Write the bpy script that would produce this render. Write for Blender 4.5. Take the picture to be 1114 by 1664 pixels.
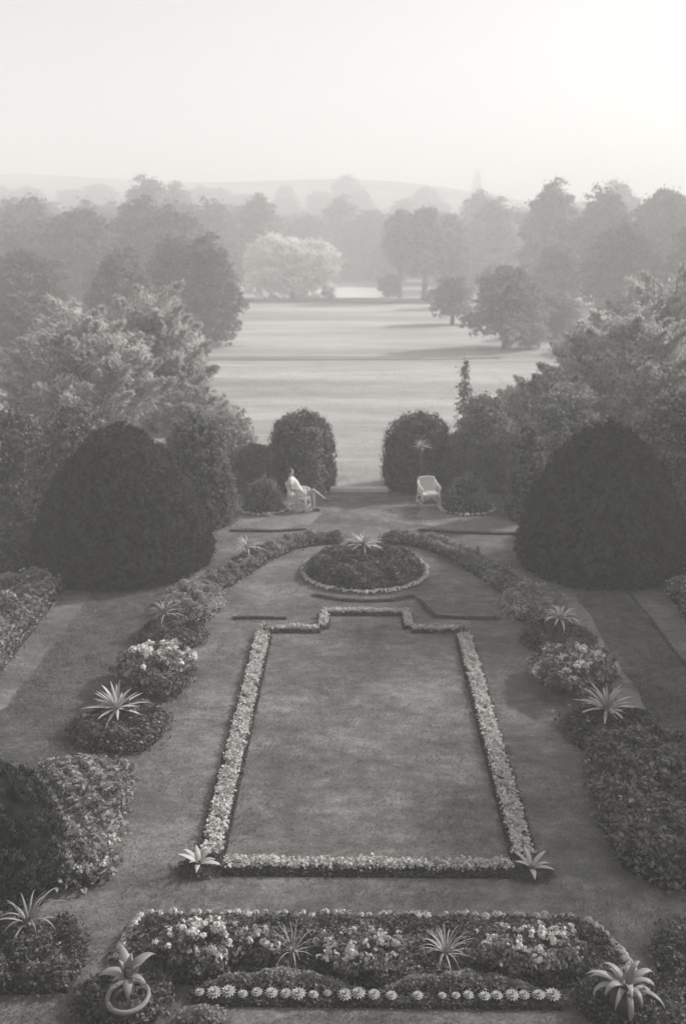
import bpy, bmesh, math, random
import numpy as np
from mathutils import Vector
R = math.radians
PI = math.pi
rng = np.random.default_rng(7)
random.seed(7)
for o in list(bpy.data.objects): bpy.data.objects.remove(o)
S = bpy.context.scene
C = S.collection

# ---------------------------------------------------------------- camera
cd = bpy.data.cameras.new('camera'); cam = bpy.data.objects.new('camera', cd); C.objects.link(cam)
S.camera = cam
PITCH = math.atan(440/1500); YAW = math.atan(22*math.cos(PITCH)/1500)
cam.location = (-0.18, 0, 8.2)
cam.rotation_euler = (PI/2-PITCH, 0, YAW)
cd.sensor_fit = 'VERTICAL'; cd.sensor_height = 24
cd.lens = 24*1500/1664
cd.clip_start = 0.1; cd.clip_end = 5000
cd.dof.use_dof = True; cd.dof.focus_distance = 12.5; cd.dof.aperture_fstop = 0.65
S.render.resolution_x = 685; S.render.resolution_y = 1024

# ---------------------------------------------------------------- world, sun, exposure
SUN_EL, SUN_AZ = R(33), R(60)          # azimuth clockwise from +Y (garden axis)
w = bpy.data.worlds.new("World"); S.world = w; w.use_nodes = True
nt = w.node_tree; nt.nodes.clear()
sky = nt.nodes.new('ShaderNodeTexSky'); sky.sky_type = 'NISHITA'; sky.sun_disc = False
sky.sun_elevation = SUN_EL; sky.sun_rotation = SUN_AZ; sky.dust_density = 1.5; sky.air_density = 1.5
bw = nt.nodes.new('ShaderNodeRGBToBW'); tint = nt.nodes.new('ShaderNodeMixRGB'); tint.blend_type = 'MULTIPLY'
tint.inputs[0].default_value = 1; tint.inputs[2].default_value = (1, .995, .978, 1)
bg = nt.nodes.new('ShaderNodeBackground'); bg.inputs[1].default_value = 0.15
wo = nt.nodes.new('ShaderNodeOutputWorld')
nt.links.new(sky.outputs[0], bw.inputs[0]); nt.links.new(bw.outputs[0], tint.inputs[1])
nt.links.new(tint.outputs[0], bg.inputs[0]); nt.links.new(bg.outputs[0], wo.inputs[0])
sd = bpy.data.lights.new('sun', 'SUN'); sun = bpy.data.objects.new('sun', sd); C.objects.link(sun)
sd.energy = 4.6; sd.angle = R(2.5); sd.color = (1, .99, .965)
dirs = Vector((math.sin(SUN_AZ)*math.cos(SUN_EL), math.cos(SUN_AZ)*math.cos(SUN_EL), math.sin(SUN_EL)))
sun.rotation_euler = dirs.to_track_quat('Z', 'Y').to_euler()
S.view_settings.view_transform = 'Standard'; S.view_settings.look = 'None'
S.view_settings.exposure = 0.14; S.view_settings.gamma = 1
S.render.engine = 'CYCLES'
S.cycles.max_bounces = 7; S.cycles.volume_bounces = 5; S.cycles.transparent_max_bounces = 4

# ---------------------------------------------------------------- materials (the plate is monochrome: all neutral greys)
def g3(v): return (v, v*.985, v*.955, 1)
def _new(name):
    m = bpy.data.materials.new(name); m.use_nodes = True
    n = m.node_tree; n.nodes.clear()
    return m, n, n.nodes.new('ShaderNodeOutputMaterial')
def leafmat(name, lo, hi, trans=.3, rough=.65, nscale=1.5):
    m, n, out = _new(name)
    geo = n.nodes.new('ShaderNodeNewGeometry'); tc = n.nodes.new('ShaderNodeTexCoord')
    no = n.nodes.new('ShaderNodeTexNoise'); no.inputs['Scale'].default_value = nscale; no.inputs['Detail'].default_value = 3
    n.links.new(tc.outputs['Object'], no.inputs['Vector'])
    ad = n.nodes.new('ShaderNodeMath'); ad.operation = 'MULTIPLY_ADD'; ad.inputs[1].default_value = .55; 
    sb = n.nodes.new('ShaderNodeMath'); sb.operation = 'MULTIPLY_ADD'; sb.inputs[1].default_value = 1.6; sb.inputs[2].default_value = -.58
    n.links.new(no.outputs['Fac'], sb.inputs[0])
    n.links.new(geo.outputs['Random Per Island'], ad.inputs[0]); n.links.new(sb.outputs[0], ad.inputs[2])
    mx = n.nodes.new('ShaderNodeMixRGB'); mx.inputs[1].default_value = g3(lo); mx.inputs[2].default_value = g3(hi)
    n.links.new(ad.outputs[0], mx.inputs[0]); mx.use_clamp = True
    p = n.nodes.new('ShaderNodeBsdfPrincipled'); p.inputs['Roughness'].default_value = rough
    p.inputs['Specular IOR Level'].default_value = .35
    n.links.new(mx.outputs[0], p.inputs['Base Color'])
    t = n.nodes.new('ShaderNodeBsdfTranslucent'); n.links.new(mx.outputs[0], t.inputs[0])
    ms = n.nodes.new('ShaderNodeMixShader'); ms.inputs[0].default_value = trans
    n.links.new(p.outputs[0], ms.inputs[1]); n.links.new(t.outputs[0], ms.inputs[2]); n.links.new(ms.outputs[0], out.inputs[0])
    return m
def surfmat(name, stops, scales, rough=.9, bump=.0, stretch=(1, 1, 1), bdist=.02, bscale=None):
    """layered noise mixed into a ramp; stops = [(pos, value)...]"""
    m, n, out = _new(name)
    tc = n.nodes.new('ShaderNodeTexCoord'); mp = n.nodes.new('ShaderNodeMapping'); mp.inputs['Scale'].default_value = stretch
    n.links.new(tc.outputs['Object'], mp.inputs[0])
    prev = None; tot = sum(a for _, a in scales)
    last = None
    for sc, amt in scales:
        no = n.nodes.new('ShaderNodeTexNoise'); no.inputs['Scale'].default_value = sc; no.inputs['Detail'].default_value = 5; no.inputs['Roughness'].default_value = .6
        n.links.new(mp.outputs[0], no.inputs['Vector']); last = no
        mu = n.nodes.new('ShaderNodeMath'); mu.operation = 'MULTIPLY_ADD'; mu.inputs[1].default_value = amt/tot
        n.links.new(no.outputs['Fac'], mu.inputs[0])
        if prev: n.links.new(prev.outputs[0], mu.inputs[2])
        else: mu.inputs[2].default_value = 0
        prev = mu
    cr = n.nodes.new('ShaderNodeValToRGB'); e = cr.color_ramp.elements
    while len(e) < len(stops): e.new(.5)
    for i, (a, v) in enumerate(stops): e[i].position = a; e[i].color = g3(v)
    n.links.new(prev.outputs[0], cr.inputs[0])
    p = n.nodes.new('ShaderNodeBsdfPrincipled'); p.inputs['Roughness'].default_value = rough; p.inputs['Specular IOR Level'].default_value = .2
    n.links.new(cr.outputs[0], p.inputs['Base Color'])
    if bump:
        b = n.nodes.new('ShaderNodeBump'); b.inputs['Strength'].default_value = bump; b.inputs['Distance'].default_value = bdist
        n.links.new(last.outputs['Fac'], b.inputs['Height']); n.links.new(b.outputs[0], p.inputs['Normal'])
    n.links.new(p.outputs[0], out.inputs[0])
    return m
M = {}
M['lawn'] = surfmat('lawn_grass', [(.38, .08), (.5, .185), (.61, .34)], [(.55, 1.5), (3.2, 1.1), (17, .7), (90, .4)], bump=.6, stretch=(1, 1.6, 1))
M['verge'] = surfmat('verge_grass', [(.38, .14), (.5, .24), (.62, .34)], [(1.2, 1), (8, .8), (60, .8)], bump=.5)
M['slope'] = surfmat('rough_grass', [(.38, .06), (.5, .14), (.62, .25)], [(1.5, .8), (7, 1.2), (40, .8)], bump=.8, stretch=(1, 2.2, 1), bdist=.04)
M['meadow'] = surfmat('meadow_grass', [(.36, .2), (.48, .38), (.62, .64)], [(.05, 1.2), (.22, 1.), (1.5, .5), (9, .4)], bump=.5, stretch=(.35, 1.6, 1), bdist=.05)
M['gravel'] = surfmat('gravel', [(.3, .1), (.5, .2), (.7, .3)], [(2, .8), (60, 1.2)], bump=.6)
M['soil'] = surfmat('soil', [(.3, .015), (.6, .045)], [(3, 1), (40, 1)], bump=.8)
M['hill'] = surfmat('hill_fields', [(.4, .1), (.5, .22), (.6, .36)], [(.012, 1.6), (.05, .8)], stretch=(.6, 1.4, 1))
M['bark'] = surfmat('bark', [(.3, .04), (.7, .12)], [(3, 1), (14, 1)], bump=.8, stretch=(3, 3, .6))
M['stone'] = surfmat('pale_stone', [(.3, .62), (.7, .82)], [(2, 1), (25, 1)], bump=.4)
M['render'] = surfmat('weathered_render', [(.3, .08), (.7, .16)], [(1, 1), (12, 1)], bump=.3)
M['slate'] = surfmat('roof_slate', [(.3, .06), (.7, .12)], [(2, 1), (12, 1)], bump=.4)
M['glass'] = surfmat('window_glass', [(.3, .02), (.7, .04)], [(2, 1)], rough=.1)
M['pot'] = surfmat('glazed_rim', [(.3, .16), (.7, .36)], [(4, 1), (30, .6)], bump=.2, rough=.7)
M['potdark'] = surfmat('terracotta', [(.3, .07), (.7, .15)], [(4, 1), (30, .6)], bump=.3)
M['wicker'] = surfmat('white_wicker', [(.3, .74), (.7, .88)], [(10, 1), (120, 1.4)], bump=.5, bdist=.005, rough=.6)
M['weave'] = surfmat('woven_wicker', [(.42, .5), (.56, .85)], [(90, 1), (160, 1)], bump=.8, bdist=.006, rough=.6)
M['skin'] = surfmat('skin', [(.3, .42), (.7, .52)], [(6, 1), (40, .5)], rough=.55)
M['cloth'] = surfmat('white_cloth', [(.3, .78), (.7, .9)], [(5, 1), (30, 1)], bump=.4)
M['hair'] = surfmat('dark_hair', [(.3, .05), (.7, .11)], [(10, 1), (60, 1)], bump=.6)
M['shoe'] = surfmat('dark_leather', [(.3, .07), (.7, .12)], [(10, 1)], rough=.5)
M['yew'] = leafmat('yew_needles', .006, .1, .1, .9, 2.6)
M['yewcore'] = surfmat('yew_inner', [(.3, .008), (.7, .02)], [(5, 1)])
M['darkleaf'] = leafmat('dark_leaves', .012, .24, .2, .6, 2.5)
M['midleaf'] = leafmat('mid_leaves', .05, .52, .28, .6, 1.6)
M['bedleaf'] = leafmat('bed_leaves', .02, .4, .22, .6, 3.5)
M['lightleaf'] = leafmat('light_leaves', .2, .6, .35, .6, 2.5)
M['paleleaf'] = leafmat('pale_willow_leaves', .32, .86, .42, .7, .6)
M['brightleaf'] = leafmat('silver_leaves', .75, .95, .42, .7, .4)
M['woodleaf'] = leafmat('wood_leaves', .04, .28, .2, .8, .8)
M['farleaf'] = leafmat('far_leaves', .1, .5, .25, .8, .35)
M['white'] = leafmat('white_petals', .75, .92, .25, .6, 6)
M['dimwhite'] = leafmat('pale_petals', .5, .85, .25, .7, 6)
M['agave'] = leafmat('agave_leaf', .42, .72, .1, .5, 3)
M['agavedim'] = leafmat('dim_agave_leaf', .22, .45, .1, .5, 3)
M['strap'] = leafmat('striped_strap_leaf', .26, .5, .15, .45, 3)
M['blade'] = leafmat('grass_blade', .14, .36, .45, .7, 1.2)
M['box'] = leafmat('box_edging', .05, .22, .15, .7, 4)
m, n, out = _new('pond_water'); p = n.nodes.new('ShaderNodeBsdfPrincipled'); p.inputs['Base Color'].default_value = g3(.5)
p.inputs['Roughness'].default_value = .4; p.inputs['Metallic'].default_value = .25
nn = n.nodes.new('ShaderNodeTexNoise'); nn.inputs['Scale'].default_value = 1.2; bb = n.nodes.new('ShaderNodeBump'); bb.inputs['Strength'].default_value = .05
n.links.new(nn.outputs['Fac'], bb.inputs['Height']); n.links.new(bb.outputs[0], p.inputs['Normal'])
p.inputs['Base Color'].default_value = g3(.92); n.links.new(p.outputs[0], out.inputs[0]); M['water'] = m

# ---------------------------------------------------------------- helpers
def tag(o, label=None, cat=None, group=None, kind=None):
    if label: o['label'] = label
    if cat: o['category'] = cat
    if group: o['group'] = group
    if kind: o['kind'] = kind
    return o
def link(name, me, mat, parent=None, loc=None):
    o = bpy.data.objects.new(name, me); C.objects.link(o)
    if mat is not None: me.materials.append(mat)
    if parent: o.parent = parent
    if loc: o.location = loc
    return o
def empty(name, loc, label, cat, group=None, rz=0):
    o = bpy.data.objects.new(name, None); C.objects.link(o); o.location = loc; o.rotation_euler = (0, 0, rz)
    o.empty_display_size = .2
    return tag(o, label, cat, group)
def copy_tree(o, parent=None, loc=None, rz=None, sc=None, label=None):
    c = o.copy(); C.objects.link(c); c.parent = parent
    if loc is not None: c.location = loc
    if rz is not None: c.rotation_euler = (0, 0, rz)
    if sc is not None: c.scale = sc if hasattr(sc, '__len__') else (sc, sc, sc)
    if label: c['label'] = label
    for ch in o.children: copy_tree(ch, c)
    return c
def npmesh(name, V, F, smooth=False):
    """V (n,3); F (m,k) constant k"""
    me = bpy.data.meshes.new(name); V = np.asarray(V, np.float32); F = np.asarray(F, np.int32); k = F.shape[1]
    me.vertices.add(len(V)); me.vertices.foreach_set('co', V.ravel())
    me.loops.add(F.size); me.loops.foreach_set('vertex_index', F.ravel())
    me.polygons.add(len(F)); me.polygons.foreach_set('loop_start', np.arange(0, F.size, k, dtype=np.int32))
    me.polygons.foreach_set('loop_total', np.full(len(F), k, np.int32))
    if smooth: me.polygons.foreach_set('use_smooth', np.ones(len(F), bool))
    me.update(calc_edges=True); me.validate()
    return me
def nrm(a): return a/np.maximum(np.linalg.norm(a, axis=1, keepdims=True), 1e-9)
def leafmesh(name, P, N, size, jit=.7, asp=.55, droop=0., D=None):
    """one rhombic leaf per point, normal jittered round N. D = optional pointing direction"""
    n = len(P); P = np.asarray(P, float)
    N = nrm(np.asarray(N, float)+rng.normal(0, jit, (n, 3)))
    a = rng.normal(0, 1, (n, 3)) if D is None else np.asarray(D)+rng.normal(0, .35, (n, 3))
    a[:, 2] -= droop
    U = nrm(a-(a*N).sum(1)[:, None]*N); W = np.cross(N, U)
    s = (size*rng.uniform(.6, 1.35, n))[:, None]
    fold = N*s*.16
    V = np.stack([P-U*s*.5, P+W*s*asp*.5+fold, P+U*s*.5, P-W*s*asp*.5+fold], 1).reshape(-1, 3)
    return npmesh(name, V, np.arange(4*n).reshape(-1, 4))
def sph(n):
    return nrm(rng.normal(0, 1, (n, 3)))
class MB:
    def __init__(s): s.V = []; s.F = []
    def add(s, V, F):
        b = len(s.V); s.V += [tuple(v) for v in V]; s.F += [tuple(i+b for i in f) for f in F]
    def box(s, x0, x1, y0, y1, z0, z1):
        V = [(x, y, z) for x in (x0, x1) for y in (y0, y1) for z in (z0, z1)]
        s.add(V, [(0, 1, 3, 2), (4, 6, 7, 5), (0, 4, 5, 1), (2, 3, 7, 6), (0, 2, 6, 4), (1, 5, 7, 3)])
    def tube(s, pts, rad, seg=8, caps=True):
        pts = [Vector(p) for p in pts]; n = len(pts)
        if not hasattr(rad, '__len__'): rad = [rad]*n
        V = []; up = Vector((0.03, 0.05, 1))
        prev = None
        for i, p in enumerate(pts):
            d = (pts[min(i+1, n-1)]-pts[max(i-1, 0)]).normalized()
            a = d.cross(up if abs(d.z) < .95 else Vector((1, 0, 0))).normalized() if prev is None else (prev-d*prev.dot(d)).normalized()
            prev = a; b = d.cross(a)
            for k in range(seg):
                t = 2*PI*k/seg; V.append(p+(a*math.cos(t)+b*math.sin(t))*rad[i])
        F = [(i*seg+k, i*seg+(k+1) % seg, (i+1)*seg+(k+1) % seg, (i+1)*seg+k) for i in range(n-1) for k in range(seg)]
        if caps: F += [tuple(range(seg))[::-1], tuple((n-1)*seg+k for k in range(seg))]
        s.add(V, F)
    def ball(s, c, r, seg=14, rings=9, rot=None):
        if not hasattr(r, '__len__'): r = (r, r, r)
        V = []; c = Vector(c)
        for i in range(rings+1):
            th = PI*i/rings
            for k in range(seg):
                ph = 2*PI*k/seg
                v = Vector((r[0]*math.sin(th)*math.cos(ph), r[1]*math.sin(th)*math.sin(ph), r[2]*math.cos(th)))
                if rot: v.rotate(rot)
                V.append(c+v)
        F = [(i*seg+k, (i+1)*seg+k, (i+1)*seg+(k+1) % seg, i*seg+(k+1) % seg) for i in range(rings) for k in range(seg)]
        s.add(V, F)
    def revolve(s, prof, seg=32, c=(0, 0, 0)):
        V = [(c[0]+r*math.cos(2*PI*k/seg), c[1]+r*math.sin(2*PI*k/seg), c[2]+z) for r, z in prof for k in range(seg)]
        F = [(i*seg+k, i*seg+(k+1) % seg, (i+1)*seg+(k+1) % seg, (i+1)*seg+k) for i in range(len(prof)-1) for k in range(seg)]
        s.add(V, F)
    def build(s, name, mat, parent=None, loc=None, smooth=False):
        me = bpy.data.meshes.new(name); me.from_pydata(s.V, [], s.F); me.update()
        if smooth:
            for p in me.polygons: p.use_smooth = True
        return link(name, me, mat, parent, loc)

# ---------------------------------------------------------------- setting
def sheet(name, x0, x1, y0, y1, z, mat, nx=1, ny=1, hf=None, kind='structure'):
    xs = np.linspace(x0, x1, nx+1); ys = np.linspace(y0, y1, ny+1)
    X, Y = np.meshgrid(xs, ys); Z = np.full_like(X, z) if hf is None else hf(X, Y)
    V = np.stack([X, Y, Z], -1).reshape(-1, 3)
    i = np.arange(ny)[:, None]*(nx+1)+np.arange(nx)[None]
    F = np.stack([i, i+1, i+nx+2, i+nx+1], -1).reshape(-1, 4)
    o = link(name, npmesh(name, V, F, True), mat); return tag(o, kind=kind)
def hill_h(X, Y):
    t = np.clip((Y-185)/300, 0, 1); t = t*t*(3-2*t)
    h = t*(31+4.5*np.sin(X/75+2.2)+2.5*np.sin(X/31+1)+(-X/60)*2.2)
    return h
def gfun(X, Y):
    z = hill_h(X, Y)
    und = .12*np.sin(X/9+Y/13)*np.clip((Y-40)/40, 0, 1)*np.clip((125-Y)/20, 0, 1)
    dip = -.35*np.exp(-(((Y-67.4+.012*X)/.35)**2))*(np.abs(X) < 40)     # shallow ditch across the meadow
    pond = -.25*((((X+.5)/6.5)**2+((Y-160)/18.5)**2) < 1)
    return z+und*.6+pond+0*dip
xs = np.concatenate([np.linspace(-520, -60, 24, endpoint=False), np.linspace(-60, 60, 80, endpoint=False), np.linspace(60, 520, 25)])
ys = np.concatenate([np.linspace(-40, 30, 15, endpoint=False), np.linspace(30, 200, 120, endpoint=False), np.linspace(200, 620, 60)])
X, Y = np.meshgrid(xs, ys); V = np.stack([X, Y, gfun(X, Y)], -1).reshape(-1, 3); nx = len(xs)-1; ny = len(ys)-1
i = np.arange(ny)[:, None]*(nx+1)+np.arange(nx)[None]
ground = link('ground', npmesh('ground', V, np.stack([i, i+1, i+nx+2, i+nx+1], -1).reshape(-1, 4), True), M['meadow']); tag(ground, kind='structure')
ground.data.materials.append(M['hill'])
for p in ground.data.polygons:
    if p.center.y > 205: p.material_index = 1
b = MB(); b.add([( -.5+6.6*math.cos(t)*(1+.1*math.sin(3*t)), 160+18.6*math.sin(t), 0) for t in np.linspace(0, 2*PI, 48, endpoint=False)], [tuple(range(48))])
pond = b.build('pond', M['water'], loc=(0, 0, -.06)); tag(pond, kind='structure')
sheet('lawn', -13, 13, 6.8, 30.45, .012, M['lawn'], 4, 4)
sheet('terrace', -13, 13, -.35, 7.8, .02, M['gravel'], 4, 4)
# verges and the rougher sloping strips beside the outer beds, all with ragged edges
def ragged(name, x0, x1, y0, y1, z, mat, amp=.06, step=.25):
    ys_ = np.arange(y0, y1, step); rr_ = random.Random(int(abs(x0*100)))
    f = lambda x, k: [(x+amp*(math.sin(y*1.9+k)+.6*math.sin(y*5.3+k*2)+rr_.uniform(-.5, .5)), y) for y in ys_]
    L_, R_ = f(x0, 1), f(x1, 2.3); b = MB(); V = [(x, y, z) for x, y in L_+R_]; n_ = len(L_)
    b.add(V, [(i, n_+i, n_+i+1, i+1) for i in range(n_-1)]); return tag(b.build(name, mat), kind='structure')
ragged('verge', 4.7, 5.12, 15.2, 21.2, .03, M['verge'], .04)
ragged('rough_grass', 5.1, 6.45, 12.0, 21.7, .02, M['slope'], .02)
ragged('rough_grass', -6.5, -4.5, 12.2, 21.7, .02, M['slope'], .1)
ragged('lawn_edge', 6.4, 6.5, 12.0, 21.5, .026, M['soil'], .015)
ragged('lawn_edge', -6.54, -6.47, 12.5, 21.5, .026, M['slope'], .015)
# paler worn grass patches round the chairs, edged on the garden side
def polysheet(name, pts, z, mat):
    b = MB(); b.add([(x, y, z) for x, y in pts], [tuple(range(len(pts)))]); return tag(b.build(name, mat), kind='structure')
polysheet('worn_grass', [(-3.9, 26.2), (-2.4, 26.0), (-1.55, 26.5), (-1.25, 27.6), (-1.2, 28.4), (-2.4, 28.3), (-4.2, 27.6)], .022, M['verge'])
polysheet('worn_grass', [(1.85, 26.6), (2.6, 26.0), (5.3, 25.9), (5.3, 27.2), (3.6, 27.5), (2.0, 28.3), (1.7, 27.6)], .022, M['verge'])

# ---------------------------------------------------------------- plants: generators
def profile_dome(h, r, kind='yew'):
    t = np.linspace(0, 1, 28)
    if kind == 'yew':   # bell: widest near the base, full rounded top
        rr = r*np.clip(1-t**1.65, 0, 1)**.6*(1-.1*np.exp(-(t/.07)**2))
    elif kind == 'tall': rr = r*np.clip(1-t**5, 0, 1)**.5*(1-.08*np.exp(-(t/.1)**2))
    else: rr = r*np.clip(1-t**2, 0, 1)**.5
    return rr, t*h
def dome_points(n, h, r, kind, rough=.04, sx=1, sy=1):
    rr, zz = profile_dome(h, r, kind)
    ds = np.hypot(np.diff(rr), np.diff(zz)); a = ds*(rr[1:]+rr[:-1]); k = rng.choice(len(a), n, p=a/a.sum()); f = rng.uniform(0, 1, n)
    r_ = rr[k]+(rr[k+1]-rr[k])*f; z_ = zz[k]+(zz[k+1]-zz[k])*f; th = rng.uniform(0, 2*PI, n)
    nr = (zz[k+1]-zz[k]); nz = -(rr[k+1]-rr[k])
    N = nrm(np.stack([nr*np.cos(th), nr*np.sin(th), nz], 1))
    P = np.stack([r_*np.cos(th)*sx, r_*np.sin(th)*sy, z_], 1)
    bump = .9*np.sin(th*2+z_*1.1+r*9)+.5*np.sin(th*5+z_*3)+.5*np.sin(th*3-z_*4.3+1.7)+.6*np.sin(P[:, 0]*7)*np.sin(P[:, 1]*6)*np.sin(P[:, 2]*7)
    P += N*(rough*(bump*.6+rng.normal(0, .5, n)))[:, None]
    P[:, 2] = np.maximum(P[:, 2], .02)
    return P, N
def tufted(n, h, r, kind, rough, sx, sy):
    tr = .085 if h > 1.5 else .06
    nt = int(2*PI*r*h*.8/(tr*tr)*.9); TP, TN = dome_points(nt, h, r, kind, rough, sx, sy)
    TP += TN*(rng.uniform(-.4, .6, nt)*tr*.7)[:, None]; k = rng.integers(0, nt, n)
    off = rng.normal(0, 1, (n, 3)); off -= (off*TN[k]).sum(1)[:, None]*TN[k]; rr = rng.random(n)**.5
    u = nrm(off)*rr[:, None]; P = TP[k]+u*tr*.62+TN[k]*(tr*.6*np.sqrt(1-rr**2*.95))[:, None]
    P[:, 2] = np.maximum(P[:, 2], .02)
    return P, nrm(TN[k]+u*1.1)
def topiary(name, loc, h, r, n, size, label, cat='clipped yew', kind='yew', mat='yew', rough=.05, sx=1, sy=1, group=None, lean=0, core=.95):
    t = empty(name, loc, label, cat, group); t.rotation_euler = (0, lean, rng.uniform(0, .3))
    rr, zz = profile_dome(h*.985, r*core, kind); b = MB(); b.revolve([(float(a), float(z)) for a, z in zip(rr, zz)], 40)
    c = b.build('branches', M['yewcore'], t, smooth=True); c.scale = (sx, sy, 1)
    P, N = tufted(n, h, r, kind, rough, sx, sy)
    D = N*.8+np.array([0, 0, .9])
    k = n//4
    st_ = rng.random(n) < .12; P[st_] += N[st_]*rng.uniform(0, rough*1.6, (st_.sum(), 1)); me = leafmesh('foliage', P, N, size, .5, .4, 0, D); link('foliage', me, M[mat], t)
    return t
def blobpts(blobs, n, shell=.35, cl=26, clr=.22):
    """leaf points in clumps spread over the blobs (cx,cy,cz,rx,ry,rz)"""
    B = np.array(blobs, float); vol = B[:, 3]*B[:, 4]+B[:, 4]*B[:, 5]; vol /= vol.sum()
    nc = cl*len(B)
    kb = rng.choice(len(B), nc, p=vol); d = sph(nc); d[:, 2] = np.where(rng.random(nc) < .28, -np.abs(d[:, 2]), np.abs(d[:, 2])*1.0)
    rad = 1-shell*rng.random(nc)**1.6
    CP = B[kb, :3]+d*B[kb, 3:]*rad[:, None]
    cs = clr*B[kb, 3:].mean(1)*rng.uniform(.55, 1.45, nc)
    kc = rng.choice(nc, n, p=cs**2/np.sum(cs**2)); q = sph(n)
    q[:, 2] = np.where(rng.random(n) < .35, q[:, 2], np.abs(q[:, 2]))
    rr = rng.uniform(.55, 1.1, n)**.8
    P = CP[kc]+q*(cs[kc]*rr)[:, None]*np.array([1.15, 1.15, .8])
    N = nrm(q+d[kc]*.5)
    return P, N, q
def limbs(b, base, h, blobs, r0, nl=6, split=.35):
    top = Vector(base)+Vector((0, 0, h*.55))
    b.tube([Vector(base)+Vector((0, 0, -.1)), Vector(base)+Vector((.02*h*.3, 0, h*split)), top], [r0*1.3, r0*.85, r0*.5], 9)
    for k in range(min(nl, len(blobs))):
        q = Vector(blobs[k][:3]); st = Vector(base)+Vector((0, 0, h*(split-.05+.12*random.random())))
        mid = st.lerp(q, .5)+Vector((0, 0, .06*h)); b.tube([st, mid, q], [r0*.5, r0*.3, r0*.1], 6)
def tree(name, loc, blobs, n, size, label, cat='tree', mat='farleaf', trunk=.25, group=None, shell=.5, cl=38, clr=.2, asp=.6, droop=0., h=None, spl=.3, jit=.7, rz=0):
    t = empty(name, loc, label, cat, group, rz)
    H = h or max(q[2]+q[5] for q in blobs)
    b = MB(); limbs(b, (0, 0, 0), H, blobs, trunk, 7, spl); b.build('trunk', M['bark'], t, smooth=True)
    P, N, q = blobpts(blobs, n, shell, cl, clr); P[:, 2] = np.maximum(P[:, 2], .03)
    st_ = rng.random(len(P)) < .1; P[st_] += N[st_]*rng.uniform(0, size*2.2, (st_.sum(), 1)); P[:, 2] = np.maximum(P[:, 2], .03)
    link('crown', leafmesh('crown', P, N, size, jit, asp, droop), M[mat], t)
    return t
def crown_blobs(w, h, z0, k, d=None, taper=.35):
    """k irregular lobes filling a crown of width w, from z0 to h"""
    d = d or w; out = [(0, 0, (z0+h)/2, w*.33, d*.33, (h-z0)*.42)]
    for i in range(k):
        f = (i+.5)/k; z = z0+(h-z0)*(.12+.78*f); env = math.sqrt(max(.05, 1-(2*f-.75)**2*(.55+taper*.4)))
        a = i*2.4+random.uniform(-.4, .4); rr = w*.29*env*random.uniform(.75, 1.1)
        s = random.uniform(.17, .25)
        out.append((rr*math.cos(a), rr*d/w*math.sin(a), z, w*s, d*s, (h-z0)*s*.8))
    out.append((random.uniform(-.1, .1)*w, 0, h-(h-z0)*.17, w*.2, d*.2, (h-z0)*.17))
    return out
# arching, plumed shrub (loose willow-like sprays)
def plumed(name, loc, sprays, n, size, label, mat='paleleaf', cat='shrub', spread=.45):
    t = empty(name, loc, label, cat)
    Ps = []; Ds = []; b = MB()
    tot = sum(s[4] for s in sprays)
    for (x, y, z, az, L) in sprays:
        st = Vector((x*.25, y*.25, .1)); tip = Vector((x, y, z)); d = Vector((math.cos(az), math.sin(az), .55)).normalized()
        end = tip+d*L
        b.tube([st, st.lerp(tip, .55)+Vector((0, 0, z*.18)), tip, end], [.07, .04, .02, .006], 5)
        m_ = int(n*L/tot); u = rng.random(m_)**.8
        a0 = np.array(st.lerp(tip, .5)+Vector((0, 0, z*.18))); a1 = np.array(tip); a2 = np.array(end)
        c = ((1-u)**2)[:, None]*a0+(2*u*(1-u))[:, None]*a1+(u**2)[:, None]*a2
        off = rng.normal(0, 1, (m_, 3))*np.array([1, 1, .8]); wdt = spread*L*(1.05-u)[:, None]+.03
        Ps.append(c+off*wdt*.8); dv = (a2-a0)/np.linalg.norm(a2-a0); Ds.append(dv+off*.45)
    P = np.concatenate(Ps); D = np.concatenate(Ds); P[:, 2] = np.maximum(P[:, 2], .05)
    N = nrm(np.cross(D, rng.normal(0, 1, D.shape))+np.array([0, 0, .5]))
    zm = max(s_[2] for s_ in sprays); wm = max(abs(s_[0]) for s_ in sprays); dm = max(abs(s_[1]) for s_ in sprays)
    fb = [(0, 0, zm*.44, wm*.88, dm*.88, zm*.48)]+[(wm*.62*math.cos(a_), dm*.62*math.sin(a_), zm*.25, wm*.42, dm*.42, zm*.3) for a_ in np.arange(0, 6.2, .9)]
    Pf, Nf, _ = blobpts(fb, int(n*.9), .4, 40, .2); Pf[:, 2] = np.maximum(Pf[:, 2], .05)
    P = np.concatenate([P, Pf]); N = np.concatenate([N, Nf]); D = np.concatenate([D, Nf*.8+np.array([0, 0, .3])])
    b.build('branches', M['bark'], t, smooth=True)
    link('foliage', leafmesh('foliage', P, N, size, .35, .34, .1, D), M[mat], t)
    return t
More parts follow.
